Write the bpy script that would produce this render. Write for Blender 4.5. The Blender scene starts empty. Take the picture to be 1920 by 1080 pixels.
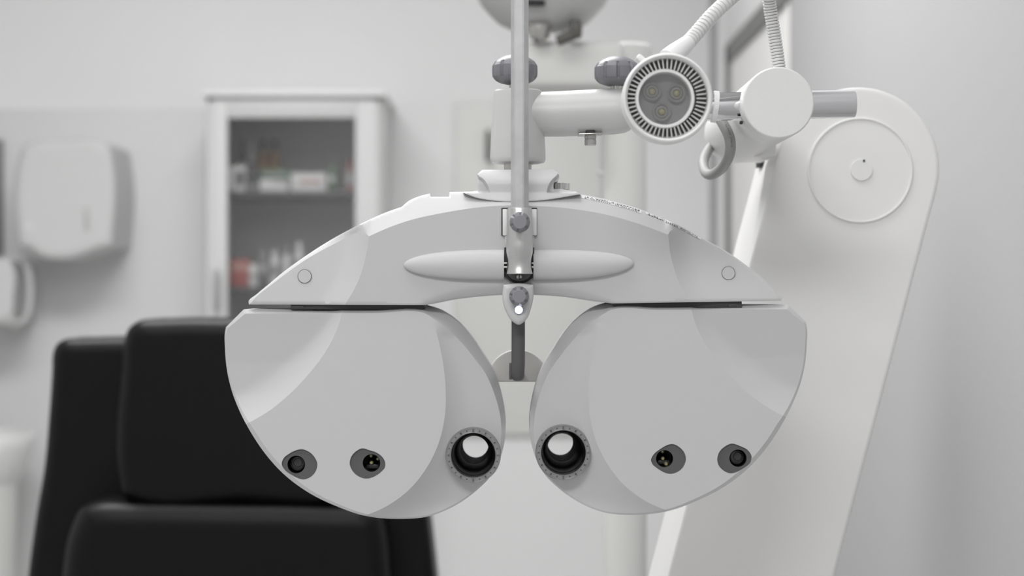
import bpy, bmesh, math, random
import numpy as np
from mathutils import Vector, Matrix
from mathutils.geometry import delaunay_2d_cdt

random.seed(7)
sc = bpy.context.scene
COL = sc.collection
PI = math.pi

# ---------------------------------------------------------------- camera, world, lights, exposure
H = 1.30                  # eye height
DC = 1.15                 # lens to the front face of the phoropter
F = 67.0 / 36.0 * 1920.0  # focal length in pixels of the 1920 frame
cam_d = bpy.data.cameras.new('camera')
cam_d.lens = 67.0
cam_d.sensor_width = 36.0
cam_d.clip_start = 0.02
cam_d.dof.use_dof = True
cam_d.dof.focus_distance = DC + 0.004
cam_d.dof.aperture_fstop = 7.6
cam = bpy.data.objects.new('camera', cam_d)
cam.location = (0, -DC, H)
cam.rotation_euler = (PI / 2, 0, 0)
COL.objects.link(cam)
sc.camera = cam

world = bpy.data.worlds.new('world')
sc.world = world
world.use_nodes = True
world.node_tree.nodes['Background'].inputs[0].default_value = (0.95, 0.97, 1.0, 1)
world.node_tree.nodes['Background'].inputs[1].default_value = 0.3


def area(name, loc, size, power, rot=(0, 0, 0), col=(1, 1, 1)):
    l = bpy.data.lights.new(name, 'AREA')
    l.shape = 'RECTANGLE'
    l.size, l.size_y = size
    l.energy = power
    l.color = col
    o = bpy.data.objects.new(name, l)
    o.location = loc
    o.rotation_euler = rot
    COL.objects.link(o)
    return o


LAMPS = [((-0.45, -0.30, 2.57), 11), ((-0.50, 1.10, 2.57), 39), ((-0.40, -2.0, 2.57), 38), ((-0.50, 2.35, 2.57), 2.5)]  # the last, rearmost lamp is an added fill to brighten the back wall
for _loc, _pw in LAMPS:
    area('ceiling_lamp_light', _loc, (1.2, 0.6), _pw)
sc.view_settings.view_transform = 'Standard'
sc.view_settings.look = 'None'
sc.view_settings.gamma = 1.0
sc.view_settings.use_curve_mapping = False
sc.view_settings.exposure = 0.0

# ---------------------------------------------------------------- materials


def mat(name, col, rough=0.5, metal=0.0, bump=0.0, scale=400.0, emit=0.0, aniso=0.0, coat=0.0, var=0.0, dist=0.0004, vscale=6.0):
    m = bpy.data.materials.new(name)
    m.use_nodes = True
    nt = m.node_tree
    b = nt.nodes['Principled BSDF']
    if isinstance(col, (int, float)):
        col = (col, col, col)
    b.inputs['Base Color'].default_value = (*col, 1)
    b.inputs['Roughness'].default_value = rough
    b.inputs['Metallic'].default_value = metal
    b.inputs['Anisotropic'].default_value = aniso
    b.inputs['Coat Weight'].default_value = coat
    tc = nt.nodes.new('ShaderNodeTexCoord')
    if emit:
        b.inputs['Emission Color'].default_value = (*col, 1)
        b.inputs['Emission Strength'].default_value = emit
    if bump:
        n = nt.nodes.new('ShaderNodeTexNoise')
        n.inputs['Scale'].default_value = scale
        n.inputs['Detail'].default_value = 2
        nt.links.new(tc.outputs['Object'], n.inputs['Vector'])
        bp = nt.nodes.new('ShaderNodeBump')
        bp.inputs['Strength'].default_value = bump
        bp.inputs['Distance'].default_value = dist
        nt.links.new(n.outputs['Fac'], bp.inputs['Height'])
        nt.links.new(bp.outputs['Normal'], b.inputs['Normal'])
    if var:
        n = nt.nodes.new('ShaderNodeTexNoise')
        n.inputs['Scale'].default_value = vscale
        n.inputs['Detail'].default_value = 3
        nt.links.new(tc.outputs['Object'], n.inputs['Vector'])
        r = nt.nodes.new('ShaderNodeValToRGB')
        r.color_ramp.elements[0].color = (*[c * (1 - var) for c in col], 1)
        r.color_ramp.elements[1].color = (*[min(1, c * (1 + var)) for c in col], 1)
        r.color_ramp.elements[0].position = 0.35
        r.color_ramp.elements[1].position = 0.65
        nt.links.new(n.outputs['Fac'], r.inputs['Fac'])
        nt.links.new(r.outputs['Color'], b.inputs['Base Color'])
    return m


M_SHELL = mat('shell_plastic', (0.56, 0.56, 0.565), 0.5, bump=0.10, scale=900, dist=0.0002)
M_WHITE = mat('white_plastic', (0.78, 0.78, 0.775), 0.45, bump=0.05, scale=700, dist=0.0002)
M_SAND = mat('textured_white_paint', (0.56, 0.56, 0.555), 0.36, bump=0.45, scale=2200, dist=0.00013)
M_CAP = mat('grained_cap', (0.76, 0.76, 0.75), 0.45, bump=0.6, scale=1500, dist=0.00018)
M_KNOB = mat('grey_knob', (0.19, 0.19, 0.205), 0.42)
M_KNOBF = mat('grey_knob_face', (0.24, 0.24, 0.255), 0.5)
M_NOTCH = mat('knob_notch', (0.09, 0.09, 0.10), 0.6)
M_ALU = mat('satin_aluminium', (0.66, 0.66, 0.65), 0.36, 1.0, bump=0.04, scale=900, dist=0.0001)
M_ROD = mat('anodised_rod', (0.53, 0.53, 0.535), 0.42, 0.55, var=0.05, vscale=120)
M_CHROME = mat('chrome', (0.82, 0.82, 0.83), 0.07, 1.0)
M_RING = mat('lens_ring_metal', (0.42, 0.42, 0.42), 0.32, 1.0, bump=0.15, scale=2500, dist=0.00005)
M_PIT = mat('lamp_pit_grey', (0.36, 0.36, 0.36), 0.6)
M_STEEL = mat('steel', (0.50, 0.49, 0.47), 0.3, 1.0)
M_BLACK = mat('black_barrel', (0.004, 0.004, 0.004), 0.4)
M_BLACK.node_tree.nodes['Principled BSDF'].inputs['Specular IOR Level'].default_value = 0.25
M_DISP = mat('dispenser_plastic', (0.62, 0.62, 0.62), 0.45)
M_DARK = mat('dark_gap', (0.02, 0.02, 0.02), 0.6)
M_SLIDE = mat('slide_grey', (0.045, 0.045, 0.047), 0.5)
M_WINDOW = mat('window_grey', (0.095, 0.095, 0.096), 0.5)
M_GLASSB = mat('dark_lens', (0.012, 0.013, 0.013), 0.05, coat=1.0)
M_LENSIN = mat('dark_lens_element', (0.035, 0.037, 0.035), 0.15, coat=0.5)
M_LEDY = mat('led_phosphor', (0.45, 0.42, 0.22), 0.3, coat=1.0)
M_LEDON = mat('led_on', (0.85, 0.90, 1.0), 0.3, emit=3.0)
M_BLUE = mat('led_bezel', (0.18, 0.20, 0.30), 0.3)
M_BAR = mat('dark_grey_bar', (0.085, 0.085, 0.088), 0.45)
M_REST = mat('forehead_rest_beige', (0.60, 0.59, 0.565), 0.55)
M_CABLE = mat('cable_jacket', (0.31, 0.31, 0.30), 0.5)
M_INK = mat('ink', (0.03, 0.03, 0.03), 0.6)
M_LEATHER = mat('black_leather', (0.0032, 0.0032, 0.0034), 0.42, bump=0.25, scale=260, dist=0.0006)
M_LEATHER.node_tree.nodes['Principled BSDF'].inputs['Specular IOR Level'].default_value = 0.2
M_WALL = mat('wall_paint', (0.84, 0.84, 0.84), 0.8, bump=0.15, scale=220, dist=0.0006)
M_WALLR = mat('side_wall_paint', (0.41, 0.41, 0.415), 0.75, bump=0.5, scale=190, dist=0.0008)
M_PANEL = mat('wall_panel_laminate', (0.68, 0.68, 0.682), 0.45)
M_CEIL = mat('ceiling_paint', (0.8, 0.8, 0.8), 0.9)
M_FLOOR = mat('floor_vinyl', (0.60, 0.595, 0.59), 0.4, var=0.04)
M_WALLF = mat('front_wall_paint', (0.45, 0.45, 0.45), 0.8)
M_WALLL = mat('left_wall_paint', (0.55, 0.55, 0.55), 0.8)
M_STAND = mat('stand_enamel', (0.80, 0.795, 0.78), 0.4, bump=0.05, scale=200, dist=0.0002)
M_FRAMEG = mat('window_frame_grey', (0.17, 0.17, 0.165), 0.5)
M_BLIND = mat('window_blind', (0.82, 0.81, 0.79), 0.8)
M_CAB = mat('cabinet_white', (0.80, 0.80, 0.80), 0.4)
M_CABW = mat('cabinet_door_white', (0.60, 0.60, 0.60), 0.45)
M_CABIN = mat('cabinet_inside', (0.85, 0.85, 0.85), 0.6)
M_SHELF = mat('shelf_grey', (0.10, 0.10, 0.105), 0.4)
M_PROJ = mat('projector_shell', (0.50, 0.50, 0.49), 0.5)
M_BRONZE = mat('dark_bracket', (0.10, 0.095, 0.085), 0.5)
M_HANDLE = mat('handle_grey', (0.36, 0.36, 0.37), 0.45)
M_BEIGE = mat('beige_enamel', (0.72, 0.72, 0.695), 0.5)


def glass(name, tint, fac):
    m = bpy.data.materials.new(name)
    m.use_nodes = True
    nt = m.node_tree
    nt.nodes.remove(nt.nodes['Principled BSDF'])
    t = nt.nodes.new('ShaderNodeBsdfTransparent')
    t.inputs[0].default_value = (tint, tint, tint, 1)
    g = nt.nodes.new('ShaderNodeBsdfGlossy')
    g.inputs['Roughness'].default_value = 0.03
    x = nt.nodes.new('ShaderNodeMixShader')
    x.inputs[0].default_value = fac
    nt.links.new(t.outputs[0], x.inputs[1])
    nt.links.new(g.outputs[0], x.inputs[2])
    nt.links.new(x.outputs[0], nt.nodes['Material Output'].inputs[0])
    return m


M_GLASS = glass('cabinet_glass', 0.97, 0.10)
M_LAMPGLASS = glass('lamp_glass', 0.9, 0.12)

# ---------------------------------------------------------------- helpers
ORG = {}


def W(px, py, d=DC):
    """photo pixel at distance d from the lens -> world point"""
    return Vector(((px - 960.0) * d / F, d - DC, H - (py - 540.0) * d / F))


def U(n, d=DC):
    """n pixels at distance d -> metres"""
    return n * d / F


def thing(name, label, cat, loc, group=None):
    o = bpy.data.objects.new(name, None)
    o.empty_display_size = 0.05
    o.location = loc
    COL.objects.link(o)
    o['label'] = label
    o['category'] = cat
    if group:
        o['group'] = group
    ORG[o.name] = Vector(loc)
    return o


def tag(o, label, cat, group=None, kind=None):
    if kind:
        o['kind'] = kind
    else:
        o['label'] = label
        o['category'] = cat
    if group:
        o['group'] = group
    return o


def obj(name, bm, mats, parent=None, angle=35, smooth=True, label=None):
    if not isinstance(mats, (list, tuple)):
        mats = [mats]
    bmesh.ops.remove_doubles(bm, verts=bm.verts, dist=1e-7)
    bm.normal_update()
    for f in bm.faces:
        f.smooth = smooth
    for e in bm.edges:
        if len(e.link_faces) == 2:
            try:
                if e.calc_face_angle() > math.radians(angle):
                    e.smooth = False
            except ValueError:
                pass
    if parent is not None:
        org = ORG[parent.name]
    else:
        xs = [v.co for v in bm.verts]
        lo = Vector([min(c[i] for c in xs) for i in range(3)])
        hi = Vector([max(c[i] for c in xs) for i in range(3)])
        org = Vector(((lo.x + hi.x) / 2, (lo.y + hi.y) / 2, lo.z))
    bmesh.ops.translate(bm, verts=bm.verts, vec=-org)
    me = bpy.data.meshes.new(name)
    bm.to_mesh(me)
    bm.free()
    for m in mats:
        me.materials.append(m)
    o = bpy.data.objects.new(name, me)
    COL.objects.link(o)
    if parent is not None:
        o.parent = parent
    else:
        o.location = org
    ORG[o.name] = org
    if label:
        o['label'] = label
    return o


def dup(root, delta, label=None):
    r = root.copy()
    COL.objects.link(r)
    r.location = root.location + Vector(delta)
    if label:
        r['label'] = label
    for ch in list(root.children):
        c = ch.copy()
        COL.objects.link(c)
        c.parent = r
        for g in ch.children:
            d = g.copy()
            COL.objects.link(d)
            d.parent = c
    return r


def setmat(bm, n0, i):
    bm.faces.ensure_lookup_table()
    for f in bm.faces[n0:]:
        f.material_index = i


def box(bm, c, s, bev=0.0, seg=2, mi=0, rot=None):
    n0 = len(bm.faces)
    t = bmesh.new()
    bmesh.ops.create_cube(t, size=1)
    bmesh.ops.scale(t, vec=Vector(s), verts=t.verts)
    if bev > 0:
        bmesh.ops.bevel(t, geom=list(t.edges), offset=bev, segments=seg, profile=0.5, affect='EDGES')
    if rot is not None:
        bmesh.ops.transform(t, matrix=rot, verts=t.verts)
    bmesh.ops.translate(t, vec=Vector(c), verts=t.verts)
    join(bm, t, mi)


def join(bm, t, mi=None):
    vm = {}
    for v in t.verts:
        vm[v] = bm.verts.new(v.co)
    for f in t.faces:
        try:
            nf = bm.faces.new([vm[v] for v in f.verts])
            nf.material_index = f.material_index if mi is None else mi
        except ValueError:
            pass
    t.free()


def boxpx(bm, x0, y0, x1, y1, d0, d1, bev=0.0, mi=0, seg=2):
    """box whose front face covers the pixel rectangle at distance d0, running back to d1"""
    a, b = W(x0, y0, d0), W(x1, y1, d0)
    c = ((a.x + b.x) / 2, (d0 + d1) / 2 - DC, (a.z + b.z) / 2)
    box(bm, c, (abs(b.x - a.x), d1 - d0, abs(a.z - b.z)), bev, seg, mi)


def lathe(bm, prof, centre, axis='Z', n=64, mi=0, rfun=None, cap=(True, True), squash=1.0):
    """prof: list of (t, r[, mat]) along the axis from the centre"""
    c = Vector(centre)
    rings = []
    for p in prof:
        t, r = p[0], p[1]
        ring = []
        for k in range(n):
            a = 2 * PI * k / n
            rr = r if rfun is None else rfun(t, r, a)
            u, v = rr * math.cos(a), rr * math.sin(a)
            if axis == 'Z':
                q = Vector((u, v * squash, t))
            elif axis == 'Y':
                q = Vector((u, t, v))
            else:
                q = Vector((t, u, v))
            ring.append(bm.verts.new(c + q))
        rings.append(ring)
    flip = axis in ('Z', 'X')
    for i in range(len(rings) - 1):
        m_i = prof[i][2] if len(prof[i]) > 2 else mi
        for k in range(n):
            k2 = (k + 1) % n
            q = [rings[i][k], rings[i][k2], rings[i + 1][k2], rings[i + 1][k]]
            if not flip:
                q.reverse()
            f = bm.faces.new(q)
            f.material_index = m_i
    if cap[0]:
        q = list(rings[0])
        if flip:
            q.reverse()
        bm.faces.new(q).material_index = prof[0][2] if len(prof[0]) > 2 else mi
    if cap[1]:
        q = list(rings[-1])
        if not flip:
            q.reverse()
        bm.faces.new(q).material_index = prof[-1][2] if len(prof[-1]) > 2 else mi
    return rings


def tube(bm, pts, r, n=16, mi=0, cap=True, flat=1.0, side=None):
    """swept tube; r a number or a list; flat squashes across the side vector"""
    pts = [Vector(p) for p in pts]
    m = len(pts)
    rs = r if isinstance(r, (list, tuple)) else [r] * m
    t0 = (pts[1] - pts[0]).normalized()
    up = Vector(side) if side is not None else (Vector((0, 0, 1)) if abs(t0.z) < 0.9 else Vector((0, 1, 0)))
    nrm = (up - t0 * up.dot(t0)).normalized()
    rings = []
    for i in range(m):
        t = (pts[min(i + 1, m - 1)] - pts[max(i - 1, 0)]).normalized()
        nrm = (nrm - t * nrm.dot(t)).normalized()
        b = t.cross(nrm)
        rings.append([bm.verts.new(pts[i] + nrm * rs[i] * math.cos(2 * PI * k / n) + b * rs[i] * flat * math.sin(2 * PI * k / n)) for k in range(n)])
    for i in range(m - 1):
        for k in range(n):
            k2 = (k + 1) % n
            bm.faces.new([rings[i][k], rings[i][k2], rings[i + 1][k2], rings[i + 1][k]]).material_index = mi
    if cap:
        bm.faces.new(list(reversed(rings[0]))).material_index = mi
        bm.faces.new(rings[-1]).material_index = mi


def cr(pts, per=8):
    """Catmull-Rom through 3-D points"""
    P = [Vector(p) for p in pts]
    out = []
    for i in range(len(P) - 1):
        p0, p1, p2, p3 = P[max(i - 1, 0)], P[i], P[i + 1], P[min(i + 2, len(P) - 1)]
        for k in range(per):
            t = k / per
            out.append(0.5 * ((2 * p1) + (p2 - p0) * t + (2 * p0 - 5 * p1 + 4 * p2 - p3) * t * t + (3 * p1 - p0 - 3 * p2 + p3) * t ** 3))
    out.append(P[-1])
    return out


def even(pts, step):
    """resample a 3-D polyline at an even step"""
    out = [pts[0].copy()]
    acc = 0.0
    for i in range(len(pts) - 1):
        a, b = pts[i], pts[i + 1]
        L = (b - a).length
        pos = step - acc
        while pos <= L:
            out.append(a.lerp(b, pos / L))
            pos += step
        acc = (acc + L) % step if L + acc >= step else acc + L
    return out


def curve2(pts, closed=True, step=4.0):
    """smooth 2-D curve; a point may carry a value in [2] and 'c' at the end for a corner. Returns Nx3 array"""
    P = []
    for p in pts:
        c = p[-1] == 'c'
        q = [x for x in p if x != 'c']
        P.append((q[0], q[1], q[2] if len(q) > 2 else 0.0, c))
    n = len(P)
    out = []
    segs = n if closed else n - 1
    for i in range(segs):
        p1, p2 = P[i], P[(i + 1) % n]
        if closed:
            p0, p3 = P[(i - 1) % n], P[(i + 2) % n]
        else:
            p0, p3 = P[max(i - 1, 0)], P[min(i + 2, n - 1)]
        a0 = np.array(p0[:3]); a1 = np.array(p1[:3]); a2 = np.array(p2[:3]); a3 = np.array(p3[:3])
        L = np.hypot(*(a2 - a1)[:2])
        L0 = max(np.hypot(*(a1 - a0)[:2]), 1e-6); L3 = max(np.hypot(*(a3 - a2)[:2]), 1e-6)
        # tangents scaled for uneven spacing
        if p1[3] or (not closed and i == 0):
            m1 = (a2 - a1)
        else:
            m1 = ((a1 - a0) / L0 * L + (a2 - a1) / L * L0) / (L + L0) * L
        if p2[3] or (not closed and i == segs - 1):
            m2 = (a2 - a1)
        else:
            m2 = ((a2 - a1) / L * L3 + (a3 - a2) / L3 * L) / (L + L3) * L
        k = max(1, int(round(L / step)))
        for j in range(k):
            t = j / k
            h = (2 * t ** 3 - 3 * t * t + 1) * a1 + (t ** 3 - 2 * t * t + t) * m1 + (-2 * t ** 3 + 3 * t * t) * a2 + (t ** 3 - t * t) * m2
            h[2] = a1[2] * (1 - t) + a2[2] * t
            out.append(h)
    if not closed:
        out.append(np.array(P[-1][:3]))
    return np.array(out)


def pdist(Q, line, closed=False):
    """distance of Q (Nx2) to a polyline, the side, and the nearest segment's value"""
    A = line[:, :2]
    V = line[:, 2] if line.shape[1] > 2 else np.zeros(len(line))
    if closed:
        B = np.roll(A, -1, 0); VB = np.roll(V, -1)
    else:
        B = A[1:]; VB = V[1:]; A = A[:-1]; V = V[:-1]
    D = B - A
    L2 = np.maximum((D ** 2).sum(1), 1e-9)
    out_d = np.empty(len(Q)); out_s = np.empty(len(Q)); out_v = np.empty(len(Q))
    for s in range(0, len(Q), 2000):
        q = Q[s:s + 2000]
        R = q[:, None, :] - A[None]
        t = np.clip((R * D[None]).sum(2) / L2[None], 0, 1)
        C = R - t[:, :, None] * D[None]
        dd = (C ** 2).sum(2)
        k = dd.argmin(1)
        ii = np.arange(len(q))
        out_d[s:s + 2000] = np.sqrt(dd[ii, k])
        cx = D[k, 0] * R[ii, k, 1] - D[k, 1] * R[ii, k, 0]
        out_s[s:s + 2000] = np.sign(cx)
        out_v[s:s + 2000] = V[k] * (1 - t[ii, k]) + VB[k] * t[ii, k]
    return out_d, out_s, out_v


def inside(Q, poly):
    x, y = Q[:, 0], Q[:, 1]
    c = np.zeros(len(Q), bool)
    n = len(poly)
    for i in range(n):
        x1, y1 = poly[i][:2]
        x2, y2 = poly[(i + 1) % n][:2]
        m = (y1 > y) != (y2 > y)
        with np.errstate(divide='ignore', invalid='ignore'):
            c ^= m & (x < (x2 - x1) * (y - y1) / (y2 - y1 + 1e-12) + x1)
    return c


def relief(outline, dist, drop, back, creases=(), holes=(), step=6.0, rings=(), bevel=False, backround=0.0):
    """solid with a sculpted front. outline/holes/creases in photo pixels at distance dist; drop(Q, d_edge, val) in
    pixels behind the front plane; the walls run straight back to world Y = back"""
    outline = np.asarray(outline, float)
    if outline.shape[1] == 2:
        outline = np.hstack([outline, np.zeros((len(outline), 1))])
    area2 = 0.5 * np.sum(outline[:, 0] * np.roll(outline[:, 1], -1) - np.roll(outline[:, 0], -1) * outline[:, 1])
    sgn = 1.0 if area2 > 0 else -1.0
    verts = []
    edges = []

    def add_line(L, closed):
        i0 = len(verts)
        for p in L:
            verts.append((float(p[0]), float(p[1])))
        for i in range(len(L) - (0 if closed else 1)):
            edges.append((i0 + i, i0 + (i + 1) % len(L)))

    add_line(outline, True)
    for h in holes:
        add_line(h, True)
    for c in creases:
        add_line(c, False)
    cons = np.array(verts)
    # offset rings
    T = np.roll(outline[:, :2], -1, 0) - np.roll(outline[:, :2], 1, 0)
    T /= np.maximum(np.hypot(T[:, 0], T[:, 1])[:, None], 1e-9)
    Nn = np.stack([-T[:, 1], T[:, 0]], 1) * sgn
    extra = []
    ringcons = []
    if bevel:
        R = outline[:, :2] + Nn * outline[:, 2:3]
        d, _, _ = pdist(R, outline, True)
        ok = d > outline[:, 2] * 0.85
        ok &= inside(R, outline)
        pts = R[ok]
        i0 = len(verts)
        for p in pts:
            verts.append((float(p[0]), float(p[1])))
        for i in range(len(pts)):
            j = (i + 1) % len(pts)
            if np.hypot(*(pts[i] - pts[j])) < step * 3.5:
                edges.append((i0 + i, i0 + j))
        ringcons = list(pts)
        cons = np.vstack([cons, pts]) if len(pts) else cons
    for r in rings:
        R = outline[:, :2] + Nn * r
        d, _, _ = pdist(R, outline, True)
        ok = (d > r * 0.93) & inside(R, outline)
        extra.append(R[ok])
    x0, y0 = outline[:, 0].min(), outline[:, 1].min()
    x1, y1 = outline[:, 0].max(), outline[:, 1].max()
    g = []
    j = 0
    y = y0
    while y < y1:
        x = x0 + (step / 2 if j % 2 else 0)
        while x < x1:
            g.append((x, y))
            x += step
        y += step * 0.866
        j += 1
    G = np.array(g)
    G = G[inside(G, outline)]
    rmax = max(rings) if rings else 0
    dE, _, _ = pdist(G, outline, True)
    G = G[dE > rmax + step * 0.3]
    # keep off the constraint points
    keep = np.ones(len(G), bool)
    for s in range(0, len(G), 2000):
        dd = ((G[s:s + 2000, None, :] - cons[None]) ** 2).sum(2).min(1)
        keep[s:s + 2000] = dd > (step * 0.5) ** 2
    G = G[keep]
    for e in extra:
        for p in e:
            verts.append((float(p[0]), float(p[1])))
    for p in G:
        verts.append((float(p[0]), float(p[1])))
    res = delaunay_2d_cdt([Vector(v) for v in verts], edges, [], 0, 1e-3)
    V2 = np.array([(v.x, v.y) for v in res[0]])
    faces = [tuple(f) for f in res[2]]
    tri = np.array(faces)
    cen = V2[tri].mean(1)
    ok = inside(cen, outline)
    for h in holes:
        ok &= ~inside(cen, h)
    tri = tri[ok]
    used = np.unique(tri)
    dE, _, val = pdist(V2, outline, True)
    dr = drop(V2, dE, val)
    cedge = set()
    for e, orig in zip(res[1], res[4]):
        if len(orig):
            cedge.add((min(e), max(e)))
    bm = bmesh.new()
    fr = {}
    bk = {}
    for i in used:
        d = dist + dr[i] * dist / F
        p = W(V2[i, 0], V2[i, 1], d)
        fr[i] = bm.verts.new(p)
        bk[i] = bm.verts.new((p.x, back, p.z))
    cnt = {}
    for t in tri:
        a, b, c = t
        p, q, r = V2[a], V2[b], V2[c]
        cr_ = (q[0] - p[0]) * (r[1] - p[1]) - (q[1] - p[1]) * (r[0] - p[0])
        if abs(cr_) < 1e-9:
            continue
        if cr_ > 0:      # y is down in pixels; make the front face look at the camera (-Y)
            a, c = c, a
        bm.faces.new([fr[a], fr[b], fr[c]])
        bm.faces.new([bk[c], bk[b], bk[a]])
        for u, v in ((a, b), (b, c), (c, a)):
            cnt[(u, v)] = 1
    for (u, v) in list(cnt):
        if (v, u) not in cnt:
            bm.faces.new([fr[v], fr[u], bk[u], bk[v]])
    bm.normal_update()
    for (u, v) in cnt:
        if u < v or (v, u) not in cnt:
            if (min(u, v), max(u, v)) in cedge:
                e = bm.edges.get([fr[u], fr[v]])
                if e and len(e.link_faces) == 2 and e.calc_face_angle(0) > math.radians(9):
                    e.smooth = False
    bmesh.ops.recalc_face_normals(bm, faces=bm.faces)
    return bm


def rnd(r):
    """rounded edge of radius r pixels"""
    def f(Q, d, v):
        t = np.clip(1 - d / r, 0, 1)
        return r * (1 - np.sqrt(np.maximum(0, 1 - t * t)))
    return f


def rings_for(r):
    return [r * k for k in (0.03, 0.1, 0.2, 0.35, 0.55, 0.8, 1.05)]


def circ(cx, cy, r, n=40):
    return np.array([(cx + r * math.cos(2 * PI * k / n), cy + r * math.sin(2 * PI * k / n), 0) for k in range(n)])


# ---------------------------------------------------------------- the room
YB = 4.35 - DC            # back wall
XR = 0.4505               # right wall
XL = -1.75
YF = -3.2
ZC = 2.6


def struct(name, bm, m, **k):
    return tag(obj(name, bm, m, **k), None, None, kind='structure')


bm = bmesh.new(); box(bm, ((XL + XR) / 2, (YB + YF) / 2, -0.05), (XR - XL + .2, YB - YF + .2, 0.1)); struct('floor', bm, M_FLOOR)
bm = bmesh.new(); box(bm, ((XL + XR) / 2, (YB + YF) / 2, ZC + 0.05), (XR - XL + .2, YB - YF + .2, 0.1)); struct('ceiling', bm, M_CEIL)
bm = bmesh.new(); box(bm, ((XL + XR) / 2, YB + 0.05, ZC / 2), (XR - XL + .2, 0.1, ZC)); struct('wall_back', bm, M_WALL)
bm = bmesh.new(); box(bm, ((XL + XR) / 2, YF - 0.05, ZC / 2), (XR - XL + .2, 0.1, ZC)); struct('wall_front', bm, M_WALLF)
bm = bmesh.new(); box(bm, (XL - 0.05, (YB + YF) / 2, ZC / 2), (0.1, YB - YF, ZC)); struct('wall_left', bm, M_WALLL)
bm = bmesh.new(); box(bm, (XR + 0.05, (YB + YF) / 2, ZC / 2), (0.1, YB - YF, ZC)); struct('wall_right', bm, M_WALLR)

# glossy splash panel on the back wall behind the wash corner
bm = bmesh.new(); a = W(-640, 204, 4.34); b = W(386, 204, 4.34)
box(bm, ((max(a.x, XL) + b.x) / 2, YB - 0.005, a.z / 2), (b.x - max(a.x, XL), 0.01, a.z), 0.002); struct('trim_1', bm, M_PANEL)

# window in the right wall: white casing, dark frame, drawn blind
def yat(px):
    return XR * F / (px - 960.0) - DC


zt = H + 455 * (yat(1375) + DC) / F
yA, yB_ = yat(1372), yat(1482)
zb = 0.72
bm = bmesh.new()
casw = 0.13
box(bm, (XR - 0.008, yA + casw / 2, (zt + zb) / 2), (0.016, casw, zt - zb + 2 * casw), 0.003)
box(bm, (XR - 0.008, (yA + yB_) / 2, zt + casw / 2), (0.016, yA - yB_, casw), 0.003)
box(bm, (XR - 0.008, (yA + yB_) / 2, zb - casw / 2), (0.016, yA - yB_, casw), 0.003)
wroot = struct('window_1', bm, M_CAB)
bm = bmesh.new()
fw = 0.034
box(bm, (XR - 0.006, yA - fw / 2, (zt + zb) / 2), (0.012, fw, zt - zb), 0.002)
box(bm, (XR - 0.006, (yA + yB_) / 2, zt - fw / 2), (0.012, yA - yB_, fw), 0.002)
box(bm, (XR - 0.006, (yA + yB_) / 2, zb + fw / 2), (0.012, yA - yB_, fw), 0.002)
obj('window_frame', bm, M_FRAMEG, wroot, label='dark grey window frame')
bm = bmesh.new(); box(bm, (XR - 0.003, (yA + yB_ - fw) / 2, (zt + zb) / 2), (0.004, yA - yB_ - fw, zt - zb - 2 * fw)); obj('blind', bm, M_BLIND, wroot)

# ceiling lamps (above the frame)
for k, (x, y) in enumerate([l[0][:2] for l in LAMPS]):
    bm = bmesh.new()
    for (cx, cy, sx, sy) in ((0, 0.325, 1.3, 0.05), (0, -0.325, 1.3, 0.05), (0.625, 0, 0.05, 0.6), (-0.625, 0, 0.05, 0.6)):
        box(bm, (x + cx, y + cy, ZC - 0.015), (sx, sy, 0.03), 0.003)
    tag(obj('ceiling_lamp', bm, M_CAB), ['white ceiling lamp frame above the phoropter', 'white ceiling lamp frame over the black chair',
        'white ceiling lamp frame behind the camera', 'added white ceiling lamp frame farthest back, lifting the back wall'][k], 'lamp', 'ceiling lamps')

# ---------------------------------------------------------------- the phoropter
ph = thing('phoropter', 'large white phoropter head with two round lens housings hanging from its arm', 'phoropter', tuple(W(970, 970, DC + 0.03)))

# --- lens housings
LP_OUT = [(422, 655, 3), (422, 622, 3), (424, 613, 4, 'c'), (457, 580, 8, 'c'), (560, 578, 9), (700, 576, 11), (798, 573, 14), (823, 581, 20), (855, 601, 23), (878, 624, 22),
          (901, 656, 19), (925, 696, 15), (940, 740, 12), (947, 780, 9), (948, 807, 8), (942, 846, 6), (932, 872, 4), (919, 894, 3),
          (896, 917.5, 3), (855, 947, 3), (808, 967, 3), (747, 973, 3), (680, 966, 4), (633, 950, 5), (581, 925, 6), (531, 888, 8), (496, 849, 8),
          (473, 815, 8), (452.5, 777.5, 5), (435, 734, 3.5), (425, 690, 3)]
CREST_C = [(817, 618), (821, 634), (827, 660), (835, 720), (834, 780), (822, 832), (800, 877), (765, 920), (725, 949), (684, 967), (670, 972)]
CREST_A = [(643, 574), (640, 590), (630, 622), (610, 660), (580, 700), (545, 737), (505, 770), (466, 793), (448, 802)]


def egg(pts, ox, oy):
    return [(ox + x / 8.0, oy + y / 8.0) for x, y in pts]


EGG_A = egg([(145, 480), (170, 400), (250, 330), (470, 262), (560, 300), (640, 380), (680, 480), (660, 580), (600, 660), (500, 712), (280, 640), (190, 570)], 510, 810)
EGG_B = egg([(1165, 470), (1190, 370), (1260, 290), (1360, 245), (1450, 270), (1570, 310), (1650, 370), (1698, 460), (1690, 540), (1640, 598), (1380, 700), (1290, 665), (1210, 590)], 510, 810)
EGG_C = egg([(165, 420), (195, 350), (290, 265), (505, 183), (600, 235), (665, 310), (690, 400), (665, 500), (600, 580), (480, 630), (250, 540), (185, 480)], 1200, 810)
EGG_D = egg([(1160, 400), (1190, 300), (1270, 220), (1370, 175), (1500, 210), (1620, 275), (1675, 370), (1660, 450), (1570, 535), (1340, 620), (1240, 570), (1175, 490)], 1200, 810)


def Mx(x, y):
    """left housing -> right housing (its mirror image, turned a touch)"""
    x2 = 1941 - x - 0.0115 * (966 - x)
    g = min(1.0, max(0.45, (y - 420) / 380.0))
    return x2, y - (4 + 0.0195 * (x2 - 1000) * g)


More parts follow.
